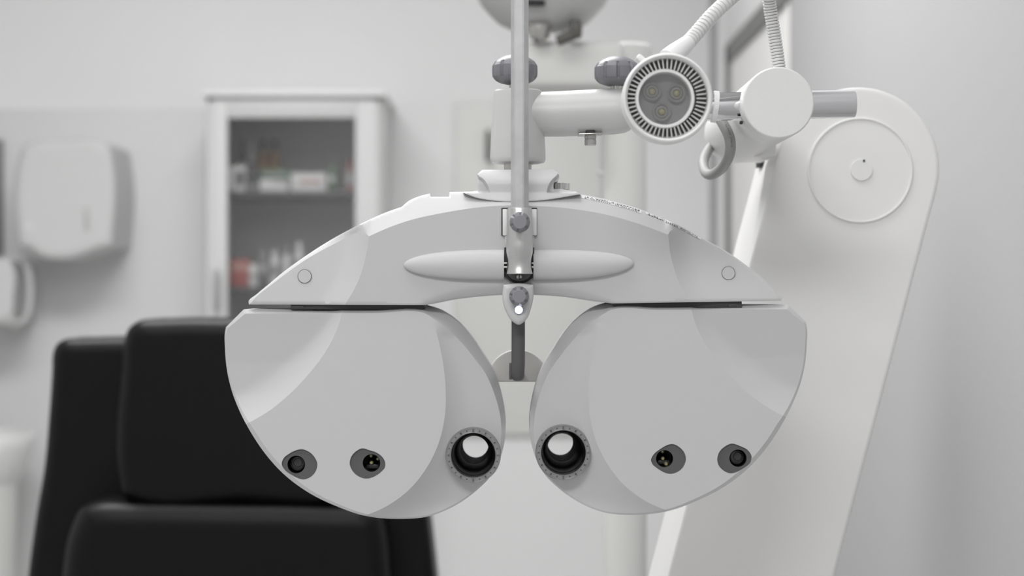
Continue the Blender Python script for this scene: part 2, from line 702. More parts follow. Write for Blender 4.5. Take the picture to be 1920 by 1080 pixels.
def mir(pts):
    out = []
    for p in pts:
        x, y = Mx(p[0], p[1])
        out.append((x, y) + tuple(p[2:]))
    return out


def mirback(Q):
    """approximate inverse of Mx on an array"""
    x2 = Q[:, 0]
    x = (1941 - 0.0115 * 966 - x2) / (1 - 0.0115)
    y = Q[:, 1] + 4
    for _ in range(4):
        g = np.clip((y - 420) / 380.0, 0.45, 1.0)
        y = Q[:, 1] + 4 + 0.0195 * (x2 - 1000) * g
    return np.stack([x, y], 1)


c_C = curve2(CREST_C, False, 4)
c_A = curve2(CREST_A, False, 4)


def pod_drop(Q, dE, val, right=False):
    q = mirback(Q) if right else Q
    y = q[:, 1]
    bw = np.maximum(val, 1.0)
    ratio = np.interp(bw, [3, 8, 9.5, 14, 20, 24], [0.9, 0.9, 3.6, 3.2, 2.0, 1.8])
    bevel = np.clip(1 - dE / bw, 0, 1) * bw * ratio
    d, s, _ = pdist(q, c_C)
    w = np.interp(y, [600, 640, 700, 800, 880, 940, 975], [14, 28, 40, 56, 70, 76, 60])
    kk = np.interp(y, [600, 720, 860, 950], [0.36, 0.40, 0.46, 0.55])
    # right of the curve running down the page: side is negative
    t = np.clip(d / w, 0, 1)
    dc = np.where(s < 0, kk * w * (1 - (1 - t) ** 2) + 0.11 * d, 0) * np.clip((y - 604) / 26.0, 0, 1)
    d, s, _ = pdist(q, c_A)
    w = np.interp(y, [575, 620, 680, 740, 800], [16, 34, 56, 66, 62])
    t = np.clip(d / w, 0, 1)
    da = np.where(s > 0, 0.44 * w * (1 - (1 - t) ** 2), 0)
    return bevel + dc + da


EYE_L = (887.3, 853.2)
EYE_R = (1056.3, 848.3)
POD_BACK = 0.052


def clip_in(c, outline):
    ok = inside(c, outline)
    idx = np.where(ok)[0]
    a, b = max(idx[0] - 1, 0), min(idx[-1] + 1, len(c) - 1)
    return c[a:b + 1]


DP = DC + 0.005
for right in (False, True):
    out = curve2(mir(LP_OUT) if right else LP_OUT, True, 3.5)
    cC = clip_in(curve2(mir(CREST_C) if right else CREST_C, False, 4), out)
    cA = clip_in(curve2(mir(CREST_A) if right else CREST_A, False, 4), out)
    eye = EYE_R if right else EYE_L
    e1 = curve2(EGG_C if right else EGG_A, True, 2.5)
    e2 = curve2(EGG_D if right else EGG_B, True, 2.5)
    hole = circ(eye[0], eye[1], 45, 56)
    bm = relief(out, DP, (lambda Q, d, v, r=right: pod_drop(Q, d, v, r)), POD_BACK, creases=[cC, cA], holes=[hole, e1, e2], step=5.5, bevel=True)
    pod = obj('lens_housing', bm, M_SHELL, ph, angle=42)
    # inset grey windows with their optics
    for k, e in enumerate((e1, e2)):
        cam_like = (k == 0) != right
        if right:
            cc = (1246, 860, 16.1) if k == 0 else (1383.75, 859.1, 16.2)
        else:
            cc = (555.4, 870.9, 16.6) if k == 0 else (696.5, 868.1, 16.5)
        dd = DP + 0.0012
        h = circ(cc[0], cc[1], cc[2], 32)
        bm = relief(e, dd, lambda Q, d, v: d * 0, dd - DC + 0.004, holes=[h], step=6)
        n0 = len(bm.faces)
        p = W(cc[0], cc[1], dd)
        r = U(cc[2], dd)
        lathe(bm, [(0.0, r * 1.0), (0.012, r * 0.96), (0.014, 0.0003)], p, 'Y', 32, 1, cap=(False, False))
        setmat(bm, n0, 1)
        for f in bm.faces[n0:]:
            f.normal_flip()
        win = obj('sensor_window', bm, [M_WINDOW, M_BLACK], pod, smooth=False, label='small egg-shaped grey window with a dark lens')
        bm = bmesh.new()
        q = p + Vector((0, 0.006, 0))
        if cam_like:
            lathe(bm, [(0, r * 0.55, 1), (0.0003, r * 0.80, 0), (0.0015, r * 0.90, 0)], q, 'Y', 32, 0, cap=(True, False))
            lathe(bm, [(-0.0003, r * 0.45, 1), (0.0, r * 0.52, 0)], q + Vector((0.0004, 0, 0.0006)), 'Y', 32, 0, cap=(True, False))
        else:
            sg = 1
            for (dx, dz, rr) in ((-0.15 * sg, 0.72, 0.2), (-0.1 * sg, -0.1, 0.22), ((0.62, 0.36, 0.2) if not right else (0.3, -0.75, 0.22))):
                lathe(bm, [(0, rr * r * 0.6, 2), (0.0008, rr * r, 2), (0.0018, rr * r * 1.15, 0), (0.006, rr * r * 1.15, 0)], q + Vector((dx * r, 0, dz * r)), 'Y', 20, 2, cap=(True, False))
            box(bm, q + Vector((0, 0.004, -0.0030)), (r * 1.4, 0.002, r * 0.45), 0.0002, mi=1)
        if cam_like:
            obj('camera_lens', bm, [M_GLASSB, M_LENSIN, M_LEDY], pod, label='dark glass camera lens')
        else:
            obj('led_cluster', bm, [M_GLASSB, M_LENSIN, M_LEDY], pod, label='pair of small yellowish LEDs')
    # eyepiece: metal ring with screws, stepped black barrel, open at the back
    dr = DP + 0.0055
    p = W(eye[0], eye[1], dr)
    R1, R2 = U(52, dr), U(41.5, dr)
    bm = bmesh.new()
    lathe(bm, [(0.009, R1), (-0.0006, R1), (-0.0014, R1 * .985), (-0.0014, R1 * .955), (-0.0010, R1 * .945), (-0.0010, R2 * 1.055), (-0.0015, R2 * 1.04), (-0.0015, R2 * 1.01), (-0.0008, R2 * 1.0), (0.009, R2)], p, 'Y', 96, 0, cap=(False, False))
    rm = (R1 * .945 + R2 * 1.055) / 2
    for k in range(24):
        a = 2 * PI * k / 24
        q = p + Vector((rm * math.cos(a), -0.0010, rm * math.sin(a)))
        if k % 6 == 0:
            rr = U(2.9)
            lathe(bm, [(0, rr, 0), (-0.0005, rr * .9, 0), (-0.0005, rr * .6, 0), (-0.0001, rr * .5, 1)], q, 'Y', 14, 0, cap=(False, True))
            box(bm, q + Vector((0, -0.00045, 0)), (rr * 1.3, 0.0003, rr * .3), mi=0)
        elif k % 2 == 0:
            rr = U(2.9)
            lathe(bm, [(0, rr, 0), (-0.00045, rr * .92, 0), (-0.00045, rr * .62, 0), (-0.0001, rr * .58, 1)], q, 'Y', 14, 0, cap=(False, True))
        else:
            rr = U(1.5)
            lathe(bm, [(-0.00005, rr, 1), (-0.0001, rr * .8, 1)], q, 'Y', 10, 1, cap=(False, True))
    obj('eyepiece_ring', bm, [M_RING, M_NOTCH], pod, angle=25, label='satin metal eyepiece ring with tiny screws')
    bm = bmesh.new()
    pr = [(0.0, R2 * 1.0), (0.009, R2 * .985), (0.009, R2 * .96), (0.016, R2 * .93), (0.022, R2 * .86), (0.024, R2 * .80), (0.030, R2 * .74), (0.034, R2 * .665), (0.036, R2 * .66)]
    t, r = 0.036, 0.70
    for k in range(6):
        pr += [(t + 0.001, R2 * r), (t + 0.0055, R2 * (r - .005)), (t + 0.0058, R2 * (r - .045)), (t + 0.0068, R2 * (r - .045))]
        t, r = t + 0.0068, r - 0.006
    pr += [(0.078, R2 * 0.615), (0.078, R2 * 0.78), (0.050, R2 * .95), (0.004, R2 * 1.05), (0.0, R2 * 1.05)]
    lathe(bm, pr, p, 'Y', 72, 0, cap=(False, False))
    bmesh.ops.recalc_face_normals(bm, faces=bm.faces)
    obj('lens_barrel', bm, M_BLACK, pod, angle=30, label='black stepped lens barrel, open at the back')
    # dark sliding plate between housing and bridge
    bm = bmesh.new()
    if right:
        boxpx(bm, 1150, 563, 1391, 578, DC + 0.010, DC + 0.05, 0.0005)
        boxpx(bm, 1366, 570.5, 1391, 577, DC + 0.0095, DC + 0.05, 0.0003)
    else:
        boxpx(bm, 545, 567, 797, 580, DC + 0.010, DC + 0.05, 0.0005)
        boxpx(bm, 545, 573.5, 570, 580, DC + 0.0095, DC + 0.05, 0.0003)
    obj('slide_plate', bm, M_SLIDE, ph, label='dark grey slide plate under the bridge')

# --- bridge (the arch)
ARCH = [(467, 571, 'c'), (466, 567), (482, 551), (500, 536), (530, 511), (560, 489), (620, 450), (680, 418), (735, 394), (753, 388, 'c'), (766, 377), (786, 368), (806, 363, 'c'),
        (808, 369, 'c'), (842, 369, 'c'), (843, 360, 'c'), (900, 359), (980, 356), (1070, 358), (1088, 364, 'c'), (1140, 374.5), (1200, 392), (1250, 412), (1316, 446),
        (1365, 473), (1400, 498), (1430, 522), (1467, 559, 'c'), (1465, 564, 'c'), (1300, 566.5), (1148, 569, 'c'), (1115, 565), (1060, 557), (1000, 553), (945, 553), (900, 556), (850, 562), (815, 569),
        (797, 572, 'c'), (640, 571.5)]
A_OUT = curve2(ARCH, True, 4)
TOPL = curve2([(466, 574), (473, 565), (522, 524), (575, 486), (633, 454), (668, 437), (680, 435.5), (687, 439), (692, 443, 'c'), (728, 427), (765, 414), (837, 398), (896, 389), (957, 385), (1000, 386), (1068, 391),
               (1130, 401), (1193, 418), (1253, 440, 'c'), (1256, 434), (1266, 431), (1300, 441), (1368, 478), (1420, 521), (1463, 560), (1470, 567)], False, 4)
LCV = curve2([(692, 443), (688, 470), (681, 500), (668, 535), (655, 558), (643, 575)], False, 4)
RCV = curve2([(1253, 440), (1256, 470), (1263, 500), (1276, 535), (1291, 560), (1299, 572)], False, 4)
BOTL = curve2([(775, 575), (800, 562), (852, 543), (910, 533), (942, 531), (1000, 531), (1040, 534), (1100, 546), (1150, 564), (1165, 573)], False, 4)
LX = curve2([(694, 380), (692, 443), (688, 470), (681, 500), (668, 535), (655, 558), (640, 580)], False, 4)
RX = curve2([(1251, 380), (1253, 440), (1256, 470), (1263, 500), (1276, 535), (1291, 560), (1305, 580)], False, 4)


def arch_drop(Q, dE, val):
    d, _, _ = pdist(Q, TOPL)
    above = Q[:, 1] < np.interp(Q[:, 0], TOPL[:, 0], TOPL[:, 1]) - 0.02
    top = np.where(above, d * 1.15, 0)
    d, s, _ = pdist(Q, LX)
    fb = np.where(above, np.clip(top / 16.0, 0, 1), 0)

    def cove(d):
        t = np.clip(d / 46.0, 0, 1)
        t2 = np.clip(d / 90.0, 0, 1)
        return (1 - fb) * (1 - (1 - t) ** 2) + fb * t2 * t2 * (3 - 2 * t2)
    up = np.clip(568 - Q[:, 1], 0, 140) * 0.14
    tip = np.where(s > 0, (13 + up) * cove(d), 0)
    d, s, _ = pdist(Q, RX)
    tip += np.where(s < 0, (13 + up) * cove(d), 0)
    d, s, _ = pdist(Q, BOTL)
    inb = (s > 0)
    bot = np.where(inb, d * 0.8 * d / (d + 6), 0)
    edge = np.clip(1 - dE / 2.0, 0, 1) * 1.5
    return top + tip + bot + edge + np.clip(Q[:, 1] - 385, 0, 190) * 0.055


bm = relief(A_OUT, DC, arch_drop, 0.055, creases=[clip_in(TOPL, A_OUT), clip_in(LCV, A_OUT), clip_in(RCV, A_OUT)],
            holes=[], step=5.5, rings=(0.7, 2.0))
arch = obj('bridge_housing', bm, M_SHELL, ph, angle=42)
for (x, y, rr) in ((571.3, 518.3, 13.2), (1365.7, 512.2, 12.8)):
    bm = bmesh.new()
    d = DC + U(13.0 + (515 - 385) * 0.055 + (568 - y) * 0.14)
    p = W(x, y, d)
    r = U(rr, d)
    lathe(bm, [(0.001, r * 1.0, 1), (-0.0005, r * 1.0, 1), (-0.0005, r * .955, 1), (-0.0003, r * .95, 0), (-0.0008, r * .91, 0)], p, 'Y', 48, 0, cap=(False, True))
    obj('cover_cap', bm, [M_SHELL, M_NOTCH], arch, label='small round screw cap')
# spindle fairings
for right in (False, True):
    bm = bmesh.new()
    n, m = 40, 40
    x0, x1 = (1000, 1188) if right else (945, 757)
    R = 28.3
    prof = []
    for i in range(n + 1):
        u = math.sin(i / n * PI / 2)
        rr = R * max(0.0, 1 - u ** 2.7) ** 0.5
        cy = 496.5 - (3.0 * u * u if right else -0.5 * u * u)
        prof.append((x0 + (x1 - x0) * u, cy, rr))
    rings = []
    for (x, cy, rr) in prof:
        ring = []
        for k in range(m):
            a = 2 * PI * k / m
            zz = rr * math.sin(a)
            yy = rr * math.cos(a) * 0.62
            p = W(x, cy, DC + 0.0005)
            ring.append(bm.verts.new((p.x, p.y - U(yy), p.z + U(zz))))
        rings.append(ring)
    for i in range(n):
        for k in range(m):
            bm.faces.new([rings[i][k], rings[i][(k + 1) % m], rings[i + 1][(k + 1) % m], rings[i + 1][k]])
    bm.faces.new(rings[0])
    bmesh.ops.recalc_face_normals(bm, faces=bm.faces)
    obj('spindle_fairing', bm, M_SHELL, arch, angle=50)
# product stickers on the right shoulder, print too small to read
edge_pts = curve2([(1090, 365.2), (1140, 375.8), (1200, 393.2), (1250, 413), (1317, 447)], False, 2.0)
for (xa, xb) in ((1091, 1205), (1210, 1316)):
    bm = bmesh.new()
    sel = [p for p in edge_pts if xa <= p[0] <= xb]
    hgt = 5.5 if xa < 1200 else 3.2
    prev = None

    def surf(p, k, lift=0.8):
        q = np.array([[p[0] - 0.35 * k, p[1] + k]])
        dd = DC + U(float(arch_drop(q, np.array([9.0]), None)[0]) - lift)
        return W(q[0, 0], q[0, 1], dd)
    for p in sel:
        cur = (bm.verts.new(surf(p, 0.2)), bm.verts.new(surf(p, hgt)))
        if prev:
            bm.faces.new([prev[0], cur[0], cur[1], prev[1]])
        prev = cur
    for row in range(3 if hgt > 4 else 2):
        i = 3
        while i < len(sel) - 4:
            L = random.choice([1, 1, 2])
            if random.random() < 0.78:
                a, b = sel[i], sel[min(i + L, len(sel) - 1)]
                k0 = 0.9 + row * 1.5
                f = bm.faces.new([bm.verts.new(surf(a, k0, 1.5)), bm.verts.new(surf(b, k0, 1.5)), bm.verts.new(surf(b, k0 + .8, 1.5)), bm.verts.new(surf(a, k0 + .8, 1.5))])
                f.material_index = 1
            i += L + 1
    bm.normal_update()
    obj('label_sticker', bm, [M_CAB, M_INK], arch, label='thin white sticker with tiny dark print')

# --- mounting saddle on top of the bridge
SAD = [(868, 361, 'c'), (885, 359), (895, 356.5, 'c'), (895, 327, 'c'), (904, 318.5, 'c'), (970, 318), (1036, 317.5, 'c'), (1046, 324), (1048, 328), (1048, 336), (1045, 340), (1039, 341.5, 'c'), (1038, 347),
       (1038, 355), (1041, 358.5, 'c'), (1079, 359, 'c'), (1089, 364, 'c'), (1060, 369), (1022, 375), (972, 378), (929, 376.5), (891, 370)]
S_OUT = curve2(SAD, True, 3)
SL = curve2([(893, 322), (896, 327.5), (907, 336), (914.5, 347), (919, 362)], False, 3)
SR = curve2([(1051, 320), (1044, 328), (1033, 339), (1027, 350), (1024.5, 362)], False, 3)


def sad_drop(Q, dE, val):
    x, y = Q[:, 0], Q[:, 1]
    base = 14 + np.clip(347 - y, 0, 99) ** 2 * 0.028 + np.clip(y - 361, 0, 30) * -0.5
    mid = np.exp(-((x - 972) / 45.0) ** 2) * np.clip(336 - y, 0, 30) * 0.5
    d, s, _ = pdist(Q, SL)
    pk = np.where((s > 0) & (y < 361.5), 16 * np.clip(d / 4.0, 0, 1) * np.clip((361.5 - y) / 2.0, 0, 1), 0)
    d, s, _ = pdist(Q, SR)
    pk += np.where((s < 0) & (y < 361.5), 16 * np.clip(d / 4.0, 0, 1) * np.clip((361.5 - y) / 2.0, 0, 1), 0)
    return base + mid + pk + np.clip(1 - dE / 1.5, 0, 1) * 1.0


bm = relief(S_OUT, DC, sad_drop, 0.06, creases=[clip_in(SL, S_OUT), clip_in(SR, S_OUT)], step=2.6, rings=(0.6, 1.6))
sad = obj('mounting_saddle', bm, M_SHELL, ph, angle=38)
bm = bmesh.new()
p = W(1053, 349.7, DC + 0.022)
lathe(bm, [(U(-6.5), U(14.5)), (U(-6.0), U(15)), (U(6.0), U(15)), (U(6.5), U(14.5))], p, 'Z', 120, 0, rfun=lambda t, r, a: r * (1 + (0.035 if int(a / (2 * PI) * 120 + .5) % 4 < 2 else -0.02)))
obj('thumbscrew', bm, M_ALU, sad, angle=20, label='knurled metal thumbscrew')

# --- reading-rod bracket in the middle
bm = bmesh.new()
boxpx(bm, 940, 389.5, 1007, 442, DC - 0.0003, DC + 0.004, 0.0003)
p = W(973.5, 498, DC - 0.0005)
lathe(bm, [(0.004, U(33.5)), (-0.0002, U(33.5)), (-0.0006, U(32.8))], p, 'Y', 64, 0)
boxpx(bm, 945.5, 464, 1001.5, 505, DC - 0.0035, DC + 0.004, 0.0003)
obj('rod_recess', bm, M_DARK, ph, label='black recess behind the rod holder')
for (x0, x1) in ((942.5, 951), (997, 1006.5)):
    bm = bmesh.new(); boxpx(bm, x0, 392, x1, 441.5, DC - 0.0022, DC + 0.003, 0.0004)
    obj('clip_tab', bm, M_WHITE, ph, label='small bright white clip tab')
bm = bmesh.new()
boxpx(bm, 946.5, 441, 1001.5, 464, DC - 0.0012, DC + 0.003, 0.0003)
obj('bracket_plate', bm, M_SHELL, ph)
dh = DC - 0.011
bm = bmesh.new()
pr = [(390, 20), (390.5, 22.3), (393, 23.4), (438, 23.8), (458, 25.3), (474, 24.6), (486, 21.8), (496, 20.8), (505, 21.8), (512, 24.2), (513.5, 24.2), (513.6, 22)]
c = W(974.3, 0, dh)
lathe(bm, [(W(0, y, dh).z, U(r, dh)) for (y, r) in reversed(pr)], (c.x, c.y, 0), 'Z', 72)
holder = obj('rod_holder', bm, M_ALU, ph, label='satin aluminium sleeve holding the reading rod')
bm = bmesh.new()
p = W(974, 503, DC - 0.003)
lathe(bm, [(0.003, U(24.5)), (-0.0012, U(24.5)), (-0.0018, U(23.5))], p, 'Y', 48)
q = W(973.5, 519, DC - 0.005)
lathe(bm, [(0.001, U(5.5), 1), (-0.0008, U(5.2), 1), (-0.0014, U(3.5), 1)], q, 'Y', 20, 1)
box(bm, q + Vector((0, -0.0013, 0)), (U(2.0), 0.0006, U(9)), mi=2)
obj('pivot_disc', bm, [M_WINDOW, M_STEEL, M_DARK], ph, label='dark grey pivot disc with a screw')
for (x, ty) in ((948, 0), (1000, 0)):
    bm = bmesh.new()
    for y in (493.5, 501):
        p = W(x, y, DC - 0.0045)
        lathe(bm, [(-U(3), U(1.6)), (U(3), U(1.6))], p, 'X', 12)
    obj('hinge_pin', bm, M_STEEL, ph)
# reading rod: hexagonal bar going up out of the frame
dr_ = DC - 0.011
bm = bmesh.new()
c = W(974.6, 0, dr_)
hexn = 6
a0 = math.radians(-6)
zt_, zb_ = W(0, -330, dr_).z, W(0, 505, dr_).z
rv = []
for z in (zb_, zt_):
    rv.append([bm.verts.new((c.x + U(17.2, dr_) * math.cos(a0 + k * PI / 3), c.y + U(17.2, dr_) * math.sin(a0 + k * PI / 3), z)) for k in range(6)])
for k in range(6):
    bm.faces.new([rv[0][k], rv[0][(k + 1) % 6], rv[1][(k + 1) % 6], rv[1][k]])
bm.faces.new(list(reversed(rv[0]))); bm.faces.new(rv[1])
bmesh.ops.bevel(bm, geom=[e for e in bm.edges if abs((e.verts[0].co - e.verts[1].co).z) > .01], offset=0.0004, segments=2, affect='EDGES')
obj('reading_rod', bm, M_ROD, ph, angle=20, label='long vertical satin metal reading rod')


def face_knob(x, y, r, d, parent, notches, a0, name='clamp_knob'):
    bm = bmesh.new()
    p = W(x, y, d)
    R = U(r, d)

    def rf(t, rr, a):
        if t > 0.0065 or rr < R * 0.8:
            return rr
        best = min(abs((a - a0 - k * 2 * PI / notches + PI) % (2 * PI) - PI) for k in range(notches))
        return rr * (1 - 0.27 * max(0.0, 1 - (best / 0.19) ** 2))
    lathe(bm, [(0.012, R * .5, 0), (0.0085, R * .5, 0), (0.0085, R * .9, 0), (0.0070, R, 0), (0.0028, R, 0), (0.0012, R * .95, 0), (0.0004, R * .84, 0), (0.0, R * .68, 1), (-0.0002, R * .62, 1), (-0.0002, R * .5, 1)],
          p, 'Y', 120, 0, rfun=rf)
    obj(name, bm, [M_KNOB, M_KNOBF], parent, angle=28, label='round grey knob with finger notches')


face_knob(974.7, 416, 19.3, DC - 0.0295, ph, 6, 1.40)
# --- glowing pointer lamp under the bracket
TD = [(944, 534, 'c'), (972, 531), (1000, 534, 'c'), (1000.5, 554), (996, 577), (986, 600), (973, 609), (960, 602), (948, 583), (942, 560)]
bm = relief(curve2(TD, True, 2.5), DC - 0.012, rnd(9.0), 0.03, step=3, rings=rings_for(9.0))
lh = obj('light_housing', bm, M_SHELL, ph, angle=50)
face_knob(973.3, 555.5, 18.6, DC - 0.0215, lh, 7, 1.2)
bm = bmesh.new()
p = W(972.7, 581, DC - 0.0122)
lathe(bm, [(0.002, U(8.6), 1), (-0.0008, U(8.4), 1), (-0.001, U(7.4), 1), (-0.0004, U(7.2), 0), (-0.0012, U(5.0), 0), (-0.0014, U(2.0), 0)], p, 'Y', 40, 0)
obj('pointer_led', bm, [M_LEDON, M_BLUE], lh, label='lit white LED in a bluish bezel')
# --- bent bar and forehead rest
bm = bmesh.new()
pts = [W(971.7, 592, DC + 0.006), W(971.7, 640, DC + 0.006), W(971.5, 685, DC + 0.006)]
zc = W(0, 690, DC).z
for k in range(1, 7):
    a = k / 6 * PI / 2
    pts.append(Vector((pts[0].x - 0.0003, 0.006 + U(16) * (1 - math.cos(a)) , zc - U(17) * math.sin(a))))
pts.append(pts[-1] + Vector((0, 0.04, 0.0)))
tube(bm, pts, U(12.7), 24, side=(1, 0, 0), flat=0.75)
bar = obj('forehead_bar', bm, M_BAR, ph, angle=60, label='dark grey bent bar behind the bracket')
bm = bmesh.new()
boxpx(bm, 954.5, 681, 960, 712, DC + 0.008, DC + 0.016, 0.0005)
obj('bar_clip', bm, M_BAR, ph)
hd = [(913, 716, 'c')] + [(971 - 58 * math.cos(t), 716 - 60 * math.sin(t)) for t in [PI * k / 14 for k in range(1, 14)]] + [(1029, 716, 'c')]
bm = relief(curve2(hd, True, 4), DC + 0.055, rnd(3.0), 0.068, step=5, rings=rings_for(3.0))
obj('forehead_rest', bm, M_REST, ph, label='beige half-round forehead rest')

# ---------------------------------------------------------------- suspension arm
DS = DC + 0.032
arm = thing('suspension_arm', 'white suspension arm with grey clamp knobs holding the phoropter from above', 'support arm', tuple(W(971, 318, DS)))
bm = bmesh.new()
cx = W(971, 0, DS)
pr = [(308, 20), (307, 40), (305, 49), (302, 51.5), (296, 52.2), (258, 50.5), (220, 48.5), (180, 46.2), (172, 45), (168.5, 41), (167, 30), (166.5, 10)]
lathe(bm, [(W(0, y, DS).z, U(r, DS)) for y, r in pr], (cx.x, cx.y, 0), 'Z', 72)
obj('swivel_sleeve', bm, M_SAND, arm)
bm = bmesh.new()
lathe(bm, [(W(0, 322, DS).z, U(26, DS)), (W(0, 300, DS).z, U(26, DS))], (cx.x, cx.y, 0), 'Z', 48)
obj('swivel_shaft', bm, M_STEEL, arm, label='dark metal swivel shaft')
bm = bmesh.new()
a, b = W(985, 213, DS), W(1186, 204, DS)
prt = []
stations = [(985, 214, 40), (1000, 214, 41), (1020, 214.2, 42), (1050, 213.6, 42.6), (1100, 211.5, 43), (1150, 209, 43.2), (1172, 207, 42), (1182, 206, 38), (1188, 205.5, 30), (1190, 205.5, 10)]
rings = []
for (x, y, r) in stations:
    p = W(x, y, DS)
    rings.append([bm.verts.new(p + Vector((0, U(r, DS) * math.cos(2 * PI * k / 64), U(r, DS) * math.sin(2 * PI * k / 64)))) for k in range(64)])
for i in range(len(rings) - 1):
    for k in range(64):
        bm.faces.new([rings[i][k], rings[i][(k + 1) % 64], rings[i + 1][(k + 1) % 64], rings[i + 1][k]])
bm.faces.new(rings[0]); bm.faces.new(rings[-1])
bmesh.ops.recalc_face_normals(bm, faces=bm.faces)
obj('cross_sleeve', bm, M_SAND, arm, angle=50)


def lobed_knob(x, y, r, d, parent):
    bm = bmesh.new()
    p = W(x, y, d)
    R = U(r, d)
    n = 10

    def rf(t, rr, a):
        k = (a * n / (2 * PI)) % 1.0
        k = abs(k - 0.5) * 2
        dent = max(0.0, 1 - (k / 0.26) ** 2)
        at = abs(t - U(-1, d))
        return rr * (1 - 0.09 * dent * max(0, min(1, (U(17, d) - at) / U(3, d))))
    prof = [(-28.6, .22), (-27.6, .38), (-25.8, .55), (-23.8, .69), (-21.2, .81), (-17.5, .91), (-14.5, .96), (-13.2, .985), (-9, 1.0), (-4, 1.005), (0, 1.005), (5, 1.0), (7.4, .995), (8.2, .98),
            (10.5, .955), (13, .915), (15.8, .86), (19, .765), (22.2, .64), (24.8, .51), (26.8, .37), (28.2, .22), (28.8, .08)]
    prof = [(U(t, d), R * q) for t, q in prof]
    lathe(bm, prof, p, 'Z', 200, rfun=rf)
    k = obj('clamp_knob', bm, M_KNOB, parent, angle=30, label='domed grey clamp knob with fluted rim')
    return k


lobed_knob(965.3, 131, 42.5, DS, arm)
lobed_knob(1157, 134, 42.5, DS, arm)
for x, y0, y1, r in ((965.3, 150, 175, 10.5), (1157, 155, 172, 13)):
    bm = bmesh.new()
    c = W(x, 0, DS)
    lathe(bm, [(W(0, y1, DS).z, U(r, DS)), (W(0, y0, DS).z, U(r, DS))], (c.x, c.y, 0), 'Z', 64, rfun=lambda t, r, a: r * (1 + 0.04 * math.cos(a * 16)))
    obj('knob_screw', bm, M_STEEL, arm, label='steel screw under the knob')
bm = bmesh.new()
c = W(1107, 0, DS - 0.004)
f_ = lambda y: W(0, y, DS - 0.004).z
lathe(bm, [(f_(272.5), U(10)), (f_(271.5), U(11)), (f_(262), U(11)), (f_(261), U(10.2)), (f_(259), U(11.2)), (f_(255), U(11.2)), (f_(254.5), U(10.2)), (f_(246), U(10.2))], (c.x, c.y, 0), 'Z', 72, rfun=lambda t, r, a: r * (1 + 0.025 * math.cos(a * 24)))
obj('retaining_screw', bm, M_STEEL, arm, label='knurled steel retaining screw')
bm = bmesh.new()
box(bm, W(1106.5, 252.5, DS - 0.002), (U(47), 0.016, U(2.6)), 0.0004, rot=Matrix.Rotation(math.radians(-2), 4, 'Y'))
box(bm, W(1106.5, 248.5, DS - 0.004), (U(18), 0.010, U(8)), 0.0008, mi=1)
obj('washer_plate', bm, [M_STEEL, M_DARK], arm)
# chromed cross tube
DT = DC + 0.018
bm = bmesh.new()
pa, pb = W(1180, 203.5, DT), W(1603, 194.5, DT)
ax = (pb - pa).normalized()
n = 64
rings = []
L = (pb - pa).length
for (t, r) in ((0, 26.3), (L - 0.0012, 26.3), (L - 0.0004, 25.6), (L, 24), (L, 20), (L - 0.003, 19)):
    o_ = pa + ax * t
    v = Vector((0, 1, 0)); w = ax.cross(v).normalized()
    rings.append([bm.verts.new(o_ + v * U(r, DT) * math.cos(2 * PI * k / n) + w * U(r, DT) * math.sin(2 * PI * k / n)) for k in range(n)])
for i in range(len(rings) - 1):
    for k in range(n):
        bm.faces.new([rings[i][k], rings[i][(k + 1) % n], rings[i + 1][(k + 1) % n], rings[i + 1][k]])
bm.faces.new(rings[0]); bm.faces.new(rings[-1])
bmesh.ops.recalc_face_normals(bm, faces=bm.faces)
obj('chrome_tube', bm, M_CHROME, arm, label='polished chrome cross tube')
# white barrel running back to the stand
DB = DC - 0.006
bm = bmesh.new()
p = W(1460, 192.5, DB)
R = U(67.3, DB)
lathe(bm, [(0.0, R * 0.3), (0.0, R * .955), (0.0006, R * .985), (0.002, R), (0.0255, R), (0.0257, R * .992), (0.0262, R * .992), (0.0264, R), (0.205, R), (0.2055, R * .98), (0.207, R * .98), (0.2075, R), (0.228, R), (0.232, R * .96), (0.232, R * .3)], p, 'Y', 96)
obj('pivot_barrel', bm, M_CAP, arm, angle=25, label='thick white barrel with a round end cap')
bm = bmesh.new()
q = W(1392, 223, DC + 0.008)
box(bm, q + Vector((-0.0004, 0.003, -0.0020)), (0.0016, 0.004, 0.0018), 0.0002)
obj('barrel_slot', bm, M_DARK, arm)
bm = bmesh.new()
boxpx(bm, 1372, 255, 1456, 293, DC + 0.165, DC + 0.235, 0.002)
boxpx(bm, 1372, 290, 1425, 293.5, DC + 0.163, DC + 0.165, 0.0003)
obj('barrel_bracket', bm, M_STAND, arm)

# cable tie
bm = bmesh.new()
pt = W(1340.5, 200.2, DT)
prof = []
for (t, r) in ((-4.5, 26.8), (-4.5, 29.5), (4.5, 29.5), (4.5, 26.8)):
    prof.append((U(t, DT), U(r, DT)))
lathe(bm, prof, pt, 'X', 140, cap=(False, False), rfun=lambda t, r, a: r * (1 + (0.012 if int(a / (2 * PI) * 140 + .5) % 2 else -0.006)))
bmesh.ops.rotate(bm, cent=pt, matrix=Matrix.Rotation(math.radians(6), 3, 'Y'), verts=bm.verts)
tag(obj('cable_tie', bm, M_WHITE, angle=15), 'thin ribbed white cable tie around the chrome tube beside the lamp', 'cable tie')

